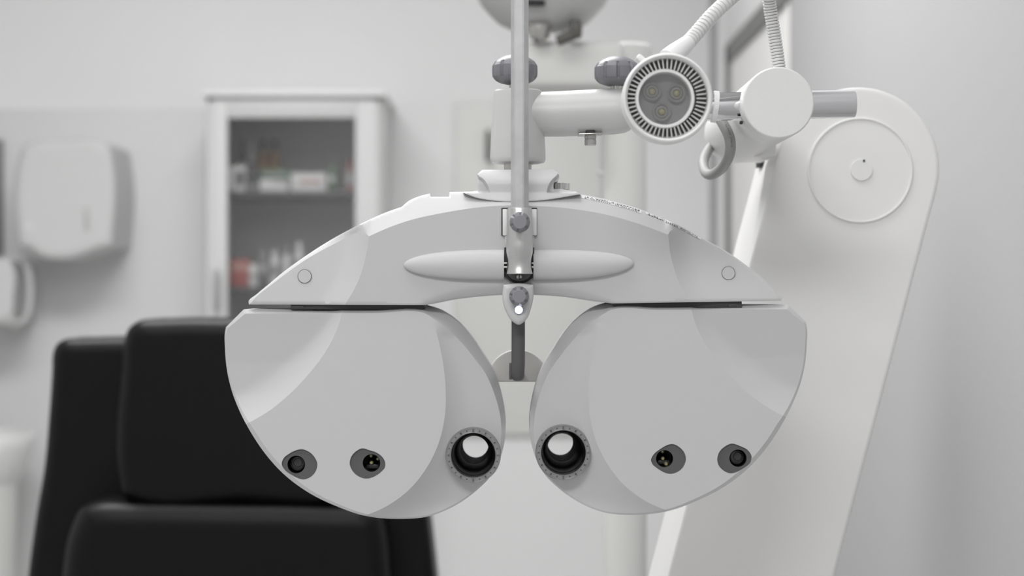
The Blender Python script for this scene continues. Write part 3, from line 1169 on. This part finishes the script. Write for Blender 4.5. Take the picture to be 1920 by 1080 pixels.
# power cable loop
bm = bmesh.new()
cpts = [W(1338, 205, DC + 0.055), W(1352, 226, DC + 0.042), W(1367, 256, DC + 0.036), W(1368.5, 285, DC + 0.045), W(1356, 312, DC + 0.07), W(1336, 327, DC + 0.10), W(1323, 323, DC + 0.135),
        W(1319, 303, DC + 0.17), W(1328, 282, DC + 0.20), W(1346, 262, DC + 0.215)]
cable_path = cr(cpts, 10)
from mathutils.bvhtree import BVHTree
tube(bm, cable_path, U(10.2, DC + .04), 24)
cable_bvh = BVHTree.FromBMesh(bm)
cable = obj('power_cable', bm, M_CABLE, angle=70)
tag(cable, 'grey printed cable looping below the chrome tube into the white barrel', 'cable')


def text_mesh(s, size):
    cu = bpy.data.curves.new('printing', 'FONT')
    cu.body = s
    cu.size = size
    cu.align_x = 'CENTER'
    cu.align_y = 'CENTER'
    o = bpy.data.objects.new('printing', cu)
    COL.objects.link(o)
    dg = bpy.context.evaluated_depsgraph_get()
    dg.update()
    me = bpy.data.meshes.new_from_object(o.evaluated_get(dg))
    bpy.data.objects.remove(o)
    t = bmesh.new()
    t.from_mesh(me)
    return t


bm = bmesh.new()
s = 'ELP039 SANYO'
Lc = curve2([(1360.5, 235), (1364, 243), (1368, 254), (1370.5, 264), (1371.5, 274)], False, 0.5)
acc = np.concatenate([[0], np.cumsum(np.hypot(*np.diff(Lc[:, :2], axis=0).T))])
for i, ch in enumerate(s):
    if ch == ' ':
        continue
    t = acc[-1] * i / (len(s) - 1)
    x = np.interp(t, acc, Lc[:, 0]); y = np.interp(t, acc, Lc[:, 1])
    x2 = np.interp(t + 1, acc, Lc[:, 0]); y2 = np.interp(t + 1, acc, Lc[:, 1])
    x1 = np.interp(t - 1, acc, Lc[:, 0]); y1_ = np.interp(t - 1, acc, Lc[:, 1])
    ang = math.atan2(-(y2 - y1_), x2 - x1)
    g = text_mesh(ch, U(4.6))
    # nearest point of the cable, lifted onto its surface
    M_ = Matrix.Rotation(PI / 2, 4, 'X') @ Matrix.Rotation(ang, 4, 'Z')
    bmesh.ops.transform(g, matrix=M_, verts=g.verts)
    base = W(x, y, DC + 0.036)
    bmesh.ops.translate(g, vec=base, verts=g.verts)
    for v in g.verts:
        hit = cable_bvh.ray_cast(Vector((v.co.x, -0.3, v.co.z)), Vector((0, 1, 0)))
        if hit[0] is not None:
            v.co.y = hit[0].y - 0.00015
    join(bm, g, 0)
obj('printing', bm, M_INK, cable, label='small dark lettering')

# ---------------------------------------------------------------- instrument stand (the slanting white column)
D0 = 1.325
st = thing('instrument_stand', 'tall slanting white instrument column with a large round cover at its top', 'instrument stand', (0.02, D0 - DC + 0.12, 0))
ccx, ccy, cr_ = 1609, 316, 152
th = math.atan(0.264)
ol = []
for k in range(0, 25):
    a = PI + th + (PI) * k / 24      # from the left flank over the top to the right flank
    ol.append((ccx + cr_ * math.cos(a - 2 * th * 1.0), ccy + cr_ * math.sin(a - 2 * th * 1.0)))
# left tangent point first
lt = (ccx - cr_ * math.cos(th), ccy - cr_ * math.sin(th))
rt = (ccx + cr_ * math.cos(th), ccy + cr_ * math.sin(th))
pts = []
for k in range(25):
    a = math.atan2(-math.sin(th), -math.cos(th)) + PI * k / 24
    pts.append((ccx + cr_ * math.cos(a), ccy + cr_ * math.sin(a)))
low = 1150
lowr = 1150
dirx, diry = -math.sin(th), math.cos(th)
def down(p, L):
    return (p[0] + dirx * L, p[1] + diry * L)


LL = 1650
pl, pr_ = down(pts[0], LL), down(pts[-1], LL)
poly = []
for i in range(len(pts)):
    poly.append(pts[i])
stp = 60
for k in range(1, int(LL / stp)):
    poly.append(down(pts[-1], k * stp))
mid = ((pl[0] + pr_[0]) / 2, (pl[1] + pr_[1]) / 2)
for k in range(0, 13):
    a = math.atan2(math.sin(th), math.cos(th)) + PI * k / 12
    poly.append((mid[0] + cr_ * math.cos(a), mid[1] + cr_ * math.sin(a)))
for k in range(int(LL / stp) - 1, 0, -1):
    poly.append(down(pts[0], k * stp))
SO = curve2(poly, True, 12)


def grow(poly_arr, d):
    T = np.roll(poly_arr[:, :2], -1, 0) - np.roll(poly_arr[:, :2], 1, 0)
    T /= np.maximum(np.hypot(T[:, 0], T[:, 1])[:, None], 1e-9)
    Nn = np.stack([-T[:, 1], T[:, 0]], 1)
    ar = 0.5 * np.sum(poly_arr[:, 0] * np.roll(poly_arr[:, 1], -1) - np.roll(poly_arr[:, 0], -1) * poly_arr[:, 1])
    if ar < 0:
        Nn = -Nn
    r = poly_arr.copy()
    r[:, :2] -= Nn * d
    return r


bm = relief(SO, D0, rnd(7.0), D0 - DC + 0.062, step=40, rings=rings_for(7.0))
obj('front_shell', bm, M_STAND, st, angle=50)
k_ = (D0 + 0.0635) / D0
SI = grow(SO, -3.0)
SI2 = SI.copy(); SI2[:, 0] = 960 + (SI[:, 0] - 960) / k_; SI2[:, 1] = 540 + (SI[:, 1] - 540) / k_
bm = relief(SI2, D0 + 0.0635, lambda Q, d, v: d * 0, D0 - DC + 0.125, step=60)
obj('rear_shell', bm, M_STAND, st, angle=50)
bm = bmesh.new()
p = W(1612.5, 319.5, D0)
R = U(98, D0)
lathe(bm, [(0.001, R * 1.03), (-0.0012, R * 1.01), (-0.0020, R * .995), (-0.0020, R * .975), (-0.0008, R * .965), (-0.0010, R * .30)], p, 'Y', 128, cap=(False, True))
rc = obj('round_cover', bm, M_STAND, st, angle=40)
bm = bmesh.new()
p = W(1615, 318.5, D0 - 0.001)
lathe(bm, [(0.001, U(21, D0)), (-0.0008, U(20.6, D0)), (-0.0014, U(20, D0))], p, 'Y', 48)
box(bm, W(1620, 301.5, D0 - 0.0026), (U(4), 0.0006, U(5)), 0, mi=1)
obj('centre_cap', bm, [M_STAND, M_DARK], rc)
bm = bmesh.new()
box(bm, W(1426, 306, D0 + 0.09), (0.004, 0.022, 0.006), 0.0003)
obj('side_slot', bm, M_DARK, st)
bm = bmesh.new()
q = W(mid[0], mid[1], D0 + .06)
lathe(bm, [(0.0, 0.21), (0.03, 0.21), (0.04, 0.19), (0.045, 0.07), (0.06, 0.05), (q.z - 0.02, 0.05)], (q.x, q.y, 0), 'Z', 48)
obj('pedestal', bm, M_STAND, st)

# ---------------------------------------------------------------- examination lamp on its gooseneck
DL = 1.05
lamp = thing('examination_lamp', 'small round white LED spotlight on a ribbed white gooseneck', 'lamp', tuple(W(1252, 184, DL)))
pc = W(1251.5, 184, DL)
s_ = U(1, DL)
bm = bmesh.new()
lathe(bm, [(0.006, 74 * s_), (-0.0005, 75 * s_), (-0.002, 77 * s_), (-0.0028, 80 * s_), (-0.0022, 83 * s_), (0.0, 84.6 * s_), (0.004, 85 * s_), (0.016, 84 * s_), (0.026, 76 * s_), (0.036, 58 * s_), (0.044, 36 * s_), (0.046, 20 * s_)], pc, 'Y', 96, cap=(False, True))
bmesh.ops.recalc_face_normals(bm, faces=bm.faces)
box(bm, W(1201, 112, DL + 0.01), (18 * s_, 0.012, 12 * s_), 0.0012, rot=Matrix.Rotation(math.radians(40), 4, 'Y'))
hs = obj('lamp_housing', bm, M_WHITE, lamp, angle=40)
bm = bmesh.new()
lathe(bm, [(0.0065, 76 * s_), (0.0075, 54 * s_)], pc, 'Y', 96, mi=1, cap=(False, True))
for k in range(52):
    a = 2 * PI * k / 52
    c_ = pc + Vector((math.cos(a) * 65 * s_, 0.0042, math.sin(a) * 65 * s_))
    box(bm, c_, (21 * s_, 0.006, 3.6 * s_), 0.00025, 1, 0, rot=Matrix.Rotation(-a, 4, 'Y'))
obj('heat_sink', bm, [M_ALU, M_PIT], lamp, label='ring of silver cooling fins')
bm = bmesh.new()
pg = W(1247, 184.5, DL)
lathe(bm, [(0.010, 56 * s_), (0.001, 56 * s_), (0.0, 54.5 * s_), (0.0, 50 * s_), (0.001, 49 * s_), (0.010, 48 * s_)], pg, 'Y', 96, cap=(False, False))
bmesh.ops.recalc_face_normals(bm, faces=bm.faces)
bulb = obj('bulb_rim', bm, M_WHITE, lamp, angle=40)
bm = bmesh.new()
lathe(bm, [(0.0085, 50 * s_), (0.0083, 5 * s_)], pg, 'Y', 64, cap=(False, True))
obj('reflector_plate', bm, mat('reflector_grey', (0.30, 0.30, 0.31), 0.35, 0.6, var=0.25, vscale=160), bulb)
for (x, y) in ((1224, 169.5), (1270, 173), (1242.2, 208)):
    bm = bmesh.new()
    q = W(x, y, DL)
    lathe(bm, [(0.0085, 18.5 * s_, 0), (0.0055, 17.5 * s_, 0), (0.0045, 16 * s_, 0), (0.0052, 14 * s_, 0), (0.0065, 12 * s_, 0), (0.0052, 10.5 * s_, 0), (0.0048, 8 * s_, 0), (0.0058, 6.5 * s_, 1), (0.0045, 5 * s_, 1), (0.0041, 2 * s_, 1)], q, 'Y', 40, cap=(False, True))
    obj('led_lens', bm, [mat('lens_silicone', (0.42, 0.42, 0.41), 0.2, coat=1.0), M_LEDY], bulb, angle=50, label='clear LED lens with a yellow chip')
bm = bmesh.new()
lathe(bm, [(0.0022, 49 * s_), (0.0028, 48.5 * s_)], pg, 'Y', 64, cap=(True, True))
obj('cover_glass', bm, M_LAMPGLASS, bulb)
bm = bmesh.new()
wp = []
for k in range(41):
    a = math.radians(15) - math.radians(168) * k / 40
    wp.append(pc + Vector((math.cos(a) * 74 * s_, -0.0012, math.sin(a) * 74 * s_)))
wp += [W(1196, 236, DL - .001), W(1199, 229, DL - .001), W(1190, 226, DL - .001), W(1178, 218, DL - .001)]
tube(bm, wp, 0.7 * s_, 8)
obj('retaining_wire', bm, M_STEEL, lamp, label='thin steel retaining wire')
# neck sleeve
bm = bmesh.new()
sa, sb = W(1252, 112, DL + 0.022), W(1291, 80, DL + 0.034)
tube(bm, [sa, sa.lerp(sb, .4), sa.lerp(sb, .8), sb], [21 * s_, 20 * s_, 17 * s_, 15.5 * s_], 32)
obj('neck_sleeve', bm, M_WHITE, lamp)
# gooseneck: leaves the lamp, arcs above the frame, comes down onto the barrel
gp = [W(1283, 88, DL + 0.031), W(1303, 66, DL + 0.04), W(1336, 28, DL + 0.05), W(1375, -8, DL + 0.06), W(1412, -42, DL + .075), W(1436, -55, DL + .095), W(1441, -30, DL + .11), W(1443, 8, DL + .118),
      W(1451, 60, DL + .12), W(1460, 120, DL + .12), W(1464, 150, DL + .12)]
raw = even(cr(gp, 24), 0.00015)
path, rad, dark = [], [], []
phase = 0.0
for i, q in enumerate(raw):
    f = i / len(raw)
    pitch = 0.0030 - 0.0011 * max(0.0, min(1.0, (f - 0.25) / 0.35))
    base = 0.0045 - 0.0004 * f
    phase += 0.00015 / pitch
    u = phase % 1.0
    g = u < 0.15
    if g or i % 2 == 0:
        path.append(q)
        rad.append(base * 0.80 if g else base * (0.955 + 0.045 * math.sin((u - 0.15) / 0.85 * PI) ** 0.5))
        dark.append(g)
bm = bmesh.new()
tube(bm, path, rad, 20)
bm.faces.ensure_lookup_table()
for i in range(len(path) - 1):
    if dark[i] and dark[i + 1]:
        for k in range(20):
            bm.faces[i * 20 + k].material_index = 1  # groove faces coloured dark in place of the shade between coils
obj('gooseneck', bm, [mat('gooseneck_white', (0.70, 0.70, 0.69), 0.25), mat('gooseneck_gap_shade', (0.16, 0.16, 0.16), 0.5)], lamp, angle=60, label='ribbed white flexible neck')

# ---------------------------------------------------------------- pole with instrument table and projector
D1 = 2.02
pole = thing('pole_table', 'white floor pole with a short thick shelf arm behind the phoropter', 'pole table', (W(1172, 0, D1 + .03).x, D1 + .03 - DC, 0))
c = W(1172, 0, D1 + 0.03)
bm = bmesh.new()
lathe(bm, [(0.0, U(41, D1)), (W(0, 165, D1).z, U(41, D1))], (c.x, c.y, 0), 'Z', 48)
obj('post', bm, M_BEIGE, pole)
bm = bmesh.new()
boxpx(bm, 986, 76, 1170, 163, D1 - 0.03, D1 + 0.09, 0.008, seg=4)
lathe(bm, [(W(0, 163, D1).z, U(44, D1)), (W(0, 160, D1).z, U(49, D1)), (W(0, 82, D1).z, U(49, D1)), (W(0, 77, D1).z, U(44, D1))], (W(1176, 0, D1).x, c.y, 0), 'Z', 48)
obj('shelf_arm', bm, M_BEIGE, pole)
bm = bmesh.new()
lathe(bm, [(0, 0.12), (0.03, 0.12), (0.04, 0.10), (0.045, 0.04)], (c.x, c.y, 0), 'Z', 48)
obj('foot', bm, M_BEIGE, pole)
bm = bmesh.new()
lathe(bm, [(0, U(5, D1)), (U(14, D1), U(7, D1)), (U(16, D1), U(6, D1))], W(1129, 323, D1) + Vector((-U(3), 0, 0)), 'Y', 24)
obj('height_knob', bm, M_PANEL, pole)

D2 = 1.97
pj = thing('projector', 'grey bowl-shaped chart projector cut off at the top edge, on the pole shelf', 'projector', tuple(W(1018, 76, D2 + 0.02)))
c = W(1018, 0, D2 + 0.04)
bm = bmesh.new()
zz = lambda y: W(0, y, D2).z
lathe(bm, [(zz(50), U(20, D2)), (zz(49), U(46, D2)), (zz(45), U(64, D2)), (zz(38), U(80, D2)), (zz(33), U(87, D2)), (zz(18), U(102, D2)), (zz(0), U(118, D2)), (zz(-30), U(133, D2)), (zz(-90), U(140, D2)), (zz(-140), U(128, D2)), (zz(-160), U(90, D2))],
      (c.x, c.y, 0), 'Z', 64, squash=0.8)
obj('housing', bm, M_PROJ, pj, angle=50)
bm = bmesh.new()
box(bm, (W(1004, 0, D2).x, c.y - U(92, D2), zz(7)), (U(36, D2), 0.012, U(9, D2)), 0.002, rot=Matrix.Rotation(math.radians(35), 4, 'X'))
obj('slot', bm, M_DARK, pj)
bm = bmesh.new()
lathe(bm, [(zz(78), U(8, D2)), (zz(73), U(12, D2)), (zz(70), U(18, D2)), (zz(66), U(20, D2)), (zz(50), U(21, D2)), (zz(45), U(21, D2))], (W(1012, 0, D2).x, c.y - 0.03, 0), 'Z', 40)
obj('swivel_knob', bm, M_STEEL, pj, angle=30)
bm = bmesh.new()
hp = [W(1080, 38, D2), W(1080, 55, D2), W(1076, 64, D2), W(1062, 70, D2), W(1044, 77, D2)]
tube(bm, cr(hp, 6), U(8, D2), 16, flat=1.3)
boxpx(bm, 1070, 40, 1092, 68, D2 - .005, D2 + .02, 0.003)
obj('lever', bm, M_BRONZE, pj)

# ---------------------------------------------------------------- examination chair
D3 = 2.15
ch = thing('examination_chair', 'black leather examination chair with headrest behind the left lens housing', 'chair', (W(435, 0, D3).x, D3 - DC - 0.05, 0))
SB = [(98, 690), (99, 665), (106, 646), (122, 636), (150, 634.5), (437, 634), (730, 634.5), (752, 637), (768, 648), (775, 668), (777, 700), (783, 800), (795, 900), (806, 990), (818, 1100), (835, 1500), (835, 1620), (45, 1620), (42, 1500), (52, 1090), (66, 980), (84, 870), (92, 780)]


def cushion(pts, d, r, back, step=14):
    return relief(curve2(pts, True, 8), d, rnd(r), back, step=step, rings=rings_for(r))


obj('backrest', cushion(SB, D3, 26, D3 - DC + 0.09), M_LEATHER, ch, angle=60)
HB = [(230, 680), (233, 640), (242, 615), (262, 601), (300, 598), (450, 597), (600, 598), (640, 601), (660, 615), (668, 640), (671, 680), (673, 900), (668, 930), (640, 942), (450, 944), (255, 942), (232, 930), (226, 905)]
obj('headrest', cushion(HB, D3 - 0.075, 30, D3 - DC + 0.03), M_LEATHER, ch, angle=60)
LB = [(118, 1080), (128, 1010), (140, 975), (155, 950), (180, 941), (250, 939), (420, 941), (620, 945), (690, 950), (712, 965), (722, 1000), (730, 1080), (742, 1300), (735, 1480), (640, 1500), (420, 1505), (180, 1500), (110, 1480), (104, 1300)]
obj('lumbar_cushion', cushion(LB, D3 - 0.085, 45, D3 - DC + 0.02), M_LEATHER, ch, angle=60)
cx3 = W(435, 0, D3).x
bm = bmesh.new(); box(bm, (cx3, D3 - DC - 0.27, 0.56), (0.46, 0.50, 0.13), 0.05, 5)
obj('seat', bm, M_LEATHER, ch, angle=60)
bm = bmesh.new(); lathe(bm, [(0, 0.27), (0.03, 0.27), (0.045, 0.24), (0.05, 0.09), (0.48, 0.08), (0.50, 0.18)], (cx3, D3 - DC - 0.22, 0), 'Z', 48)
obj('pedestal', bm, M_CAB, ch)
bm = bmesh.new(); box(bm, (cx3, D3 - DC + 0.06, 0.56), (0.20, 0.08, 0.14), 0.01); box(bm, (cx3, D3 - DC - 0.1, 0.50), (0.20, 0.36, 0.03), 0.005)
obj('hinge_block', bm, M_SLIDE, ch)

# ---------------------------------------------------------------- glass-fronted cabinet
D4 = 4.02
a, b = W(385, 179, D4), W(714, 179, D4)
cz = a.z
cb = thing('medicine_cabinet', 'tall white cabinet with a glass door against the back wall', 'cabinet', ((a.x + b.x) / 2, (D4 + 4.34) / 2 - DC, 0))
bk_ = YB - 0.001
T_ = 0.018
bm = bmesh.new()
yd = (D4 - DC + 0.02 + bk_) / 2
yw = bk_ - (D4 - DC + 0.02)
box(bm, (a.x + T_ / 2, yd, cz / 2), (T_, yw, cz), 0.001)
box(bm, (b.x - T_ / 2, yd, cz / 2), (T_, yw, cz), 0.001)
box(bm, ((a.x + b.x) / 2, yd, cz - T_ / 2 + .0), (b.x - a.x - .002, yw, T_), 0.001)
box(bm, ((a.x + b.x) / 2, yd, 0.05), (b.x - a.x - .002, yw, 0.1), 0.001)
box(bm, ((a.x + b.x) / 2, yd - .01, cz + 0.004), (b.x - a.x + .02, yw + .03, 0.012), 0.002)
obj('carcass', bm, M_CAB, cb)
bm = bmesh.new()
box(bm, ((a.x + b.x) / 2, bk_ - 0.006, cz / 2), (b.x - a.x - 2 * T_, 0.006, cz - .05))
box(bm, (a.x + T_ + .002, yd + 0.01, cz / 2 + .04), (0.003, yw - .03, cz - .15))
box(bm, (b.x - T_ - .002, yd + 0.01, cz / 2 + .04), (0.003, yw - .03, cz - .15))
obj('lining', bm, M_CABIN, cb, label='grey inner lining')
# door frame
g0, g1 = W(426, 221, D4), W(666, 221, D4)
bm = bmesh.new()
zlo = 0.11
x0, x1 = a.x + 0.008, b.x - 0.004
yc = D4 - DC + 0.01
box(bm, ((x0 + g0.x) / 2, yc, (cz + zlo) / 2 - .005), (g0.x - x0, 0.02, cz - zlo - .01), 0.002)
box(bm, ((x1 + g1.x) / 2, yc, (cz + zlo) / 2 - .005), (x1 - g1.x, 0.02, cz - zlo - .01), 0.002)
box(bm, ((g0.x + g1.x) / 2, yc, (cz - .01 + g0.z) / 2), (g1.x - g0.x, 0.019, cz - .01 - g0.z), 0.001)
box(bm, ((g0.x + g1.x) / 2, yc, zlo + 0.03), (g1.x - g0.x, 0.019, 0.06), 0.001)
door = obj('door', bm, M_CABW, cb)
bm = bmesh.new(); box(bm, ((g0.x + g1.x) / 2, yc, (g0.z + zlo) / 2 + .02), (g1.x - g0.x, 0.004, g0.z - zlo - .03))
obj('glass_pane', bm, M_GLASS, door)
bm = bmesh.new(); boxpx(bm, 399, 505, 411, 580, D4 - 0.03, D4 - 0.018, 0.003)
boxpx(bm, 401, 508, 409, 514, D4 - .02, D4 + .002); boxpx(bm, 401, 570, 409, 576, D4 - .02, D4 + .002)
obj('handle', bm, M_HANDLE, door, label='grey bar handle')
DSH = D4 + 0.055
for y in (358, 537, 716):
    bm = bmesh.new()
    z = W(0, y, DSH).z
    box(bm, ((a.x + b.x) / 2, (DSH - DC + bk_ - .01) / 2, z - 0.006), (b.x - a.x - 2 * T_ - .008, bk_ - .01 - (DSH - DC), 0.012), 0.001)
    obj('shelf', bm, M_SHELF, cb)
z1 = W(0, 358, DSH).z
z2 = W(0, 537, DSH).z


def colm(n, c, r=0.5):
    return mat(n, c, r)


C_W = colm('pack_white', (0.80, 0.80, 0.80)); C_D = colm('pack_dark', (0.05, 0.05, 0.055)); C_G = colm('pack_green', (0.12, 0.20, 0.13)); C_O = colm('pack_amber', (0.40, 0.24, 0.10))
C_R = colm('pack_red', (0.42, 0.10, 0.09)); C_GR = colm('pack_grey', (0.35, 0.35, 0.36)); C_RL = colm('pack_pale_red', (0.55, 0.32, 0.26))


def pack(x0, x1, ytop, zbase, d, depth, mats, label, band=None):
    """carton standing on a shelf, flap on top and a printed band on the front"""
    p0, p1 = W(x0, ytop, d), W(x1, ytop, d)
    h = p0.z - zbase
    bm = bmesh.new()
    cx_, w_ = (p0.x + p1.x) / 2, p1.x - p0.x
    box(bm, (cx_, d - DC + depth / 2, zbase + h / 2), (w_, depth, h), 0.0012)
    if band:
        f0, f1, fx0, fx1 = band
        box(bm, (p0.x + w_ * (fx0 + fx1) / 2, d - DC - 0.0006, zbase + h * (f0 + f1) / 2), (w_ * (fx1 - fx0), 0.0012, h * (f1 - f0)), mi=1)
    box(bm, (cx_, d - DC + depth / 2, zbase + h + 0.0004), (w_ * .94, depth * .9, 0.0012), 0.0003)
    return tag(obj('medicine_box', bm, mats), label, 'box', 'boxes in the glass cabinet')


def bottle(x, ytop, zbase, d, r, mats, label, name='medicine_bottle'):
    p0 = W(x, ytop, d)
    h = p0.z - zbase
    R = U(r, d)
    bm = bmesh.new()
    c_ = (p0.x, d - DC + R, zbase)
    lathe(bm, [(0, R * .92, 0), (h * .02, R, 0), (h * .25, R, 1), (h * .62, R, 0), (h * .70, R * .95, 0), (h * .80, R * .5, 0), (h * .82, R * .42, 2), (h * .83, R * .55, 2), (h * .98, R * .55, 2), (h, R * .5, 2)], c_, 'Z', 28)
    return tag(obj(name, bm, mats), label, 'bottle', 'bottles in the glass cabinet')


dS = DSH + 0.02
pack(429, 460, 311, z1, dS, .06, [C_W, C_D], 'white box with dark print at the left end of the upper cabinet shelf', (.25, .8, .45, .9))
pack(463, 484, 316, z1, dS, .06, [C_D, C_GR], 'narrow dark box on the upper cabinet shelf', (.1, .3, .1, .9))
pack(486, 540, 337, z1, dS, .05, [C_W, C_GR], 'low white box under a green one on the upper cabinet shelf', (.7, .9, .5, .95))
pack(488, 545, 318, W(0, 337, dS).z + 0.002, dS, .05, [C_G, C_GR], 'green box stacked on the low white box in the cabinet', (.3, .6, .1, .8))
pack(545, 612, 325, z1, dS, .06, [C_W, C_RL], 'wide white box with a reddish stripe on the upper cabinet shelf', (.45, .62, .25, .85))
pack(616, 629, 312, z1, dS, .06, [C_G, C_W], 'thin upright green box right of the striped box', (.4, .6, .1, .9))
bottle(454, 262, z1, dS + .12, 7, [C_D, C_GR, C_D], 'slim dark bottle at the back left of the upper cabinet shelf')
bottle(470, 266, z1, dS + .12, 8, [C_W, C_GR, C_W], 'slim white bottle beside the slim dark bottle')
bottle(492, 262, z1, dS + .11, 11, [C_O, C_O, C_D], 'left one of two amber bottles at the back of the upper shelf')
bottle(514, 262, z1, dS + .11, 11, [C_O, C_O, C_D], 'right one of two amber bottles at the back of the upper shelf')
pack(430, 466, 487, z2, dS, .06, [C_R, C_RL], 'dull red box at the left end of the lower cabinet shelf', (.6, .85, .1, .9))
pack(467, 481, 496, z2, dS, .05, [C_W, C_GR], 'small white box beside the red box', (.4, .6, .1, .9))
pack(486, 502, 470, z2, dS + .1, .05, [C_GR, C_W], 'upright grey box behind the white bottles of the lower shelf', (.4, .6, .1, .9))
bottle(514, 470, z2, dS, 10, [C_W, C_GR, C_W], 'squat white bottle nearest the red box on the lower shelf')
bottle(536, 462, z2, dS + .03, 9, [C_W, C_W, C_GR], 'white bottle with grey cap in the middle of the lower shelf')
bottle(560, 455, z2, dS + .02, 11, [C_W, C_GR, C_W], 'tall white bottle just above the bridge of the phoropter')
bottle(655, 300, z1, dS + .05, 7, [C_RL, C_W, C_R], 'small pinkish bottle at the right end of the upper shelf')

# ---------------------------------------------------------------- wall box (beige panel in the middle)
D5 = 4.332
wb = thing('wall_cabinet', 'shallow pale beige wall cabinet between glass cabinet and pole', 'cabinet', tuple(W(992, 818, 4.3)))
bm = bmesh.new(); boxpx(bm, 852, 192, 1132, 817, D5 + .012, 4.349, 0.003)
obj('body', bm, M_BEIGE, wb)
bm = bmesh.new(); boxpx(bm, 853, 194, 1130, 815, D5, D5 + .011, 0.003)
dr2 = obj('door', bm, M_BEIGE, wb)
bm = bmesh.new(); boxpx(bm, 910, 243, 920, 302, D5 - .03, D5 - .018, 0.003)
boxpx(bm, 912, 247, 918, 253, D5 - .02, D5 + .002); boxpx(bm, 912, 292, 918, 298, D5 - .02, D5 + .002)
obj('handle', bm, M_BRONZE, dr2, label='dark upright handle')

# ---------------------------------------------------------------- wash corner
D6 = 4.12
dsp = thing('towel_dispenser', 'white paper towel dispenser on the wall above the soap dispenser', 'dispenser', tuple(W(122, 487, 4.3)))
bm = relief(curve2([(34, 300), (42, 275), (62, 264), (120, 261), (190, 263), (206, 272), (213, 300), (213, 440), (210, 462), (190, 467), (165, 476), (135, 486), (105, 488), (75, 482), (52, 466), (36, 462), (32, 440)], True, 5), D6, rnd(16), YB - 0.002,
            step=12, rings=rings_for(16))
body = obj('cover', bm, M_DISP, dsp, angle=60)
bm = bmesh.new(); boxpx(bm, 157, 388, 167, 432, D6 - 0.002, D6 + 0.002, 0.001)
obj('viewing_slot', bm, M_PROJ, dsp, label='grey upright slot')
bm = bmesh.new(); boxpx(bm, 42, 420, 62, 430, D6 - 0.001, D6 + 0.002, 0.0005)
obj('badge', bm, M_PANEL, dsp)

D7 = 4.15
soap = thing('soap_dispenser', 'white soap dispenser with grey underside at the left edge of the frame', 'dispenser', tuple(W(0, 615, 4.25)))
bm = relief(curve2([(-62, 500), (-50, 487), (-15, 484), (15, 487), (24, 500), (26, 560), (22, 590), (-60, 592)], True, 5), D7, rnd(8), YB - 0.002, step=10, rings=rings_for(8))
obj('cover', bm, M_DISP, soap, angle=60)
bm = bmesh.new(); boxpx(bm, -55, 588, 26, 610, D7 + 0.005, YB + DC - .003, 0.006)
obj('drip_tray', bm, M_PROJ, soap)
bm = bmesh.new()
tube(bm, cr([W(20, 486, D7 + .05), W(44, 490, D7 + .05), W(55, 515, D7 + .05), W(56, 570, D7 + .05), W(46, 600, D7 + .05), W(20, 612, D7 + .05)], 8), U(6, D7), 16, flat=2.2)
obj('push_lever', bm, M_PANEL, soap)

bm = bmesh.new(); boxpx(bm, -330, 262, 2, 478, 4.32, 4.348, 0.002, mi=0)
boxpx(bm, -310, 282, -30, 458, 4.317, 4.32, 0.0005, mi=1)
tag(obj('wall_mirror', bm, [M_FRAMEG, M_CHROME]), 'mirror with dark grey edge just entering at the left of the frame', 'mirror')

sk = thing('wash_basin', 'white wash basin on a pedestal at the lower left edge', 'wash basin', (W(-60, 0, 4.1).x, 4.15 - DC, 0))
c = W(-70, 812, 4.1)
bm = bmesh.new()
lathe(bm, [(-0.16, 0.05), (-0.13, 0.10), (-0.075, 0.135), (-0.03, 0.150), (-0.005, 0.155), (0.0, 0.15), (0.0, 0.135), (-0.03, 0.12), (-0.09, 0.08), (-0.11, 0.02)], c, 'Z', 56)
obj('bowl', bm, M_WHITE, sk, angle=60)
bm = bmesh.new()
lathe(bm, [(0, 0.13), (0.05, 0.115), (0.4, 0.10), (c.z - 0.10, 0.115)], (c.x, c.y, 0), 'Z', 40)
obj('pedestal', bm, M_BEIGE, sk)
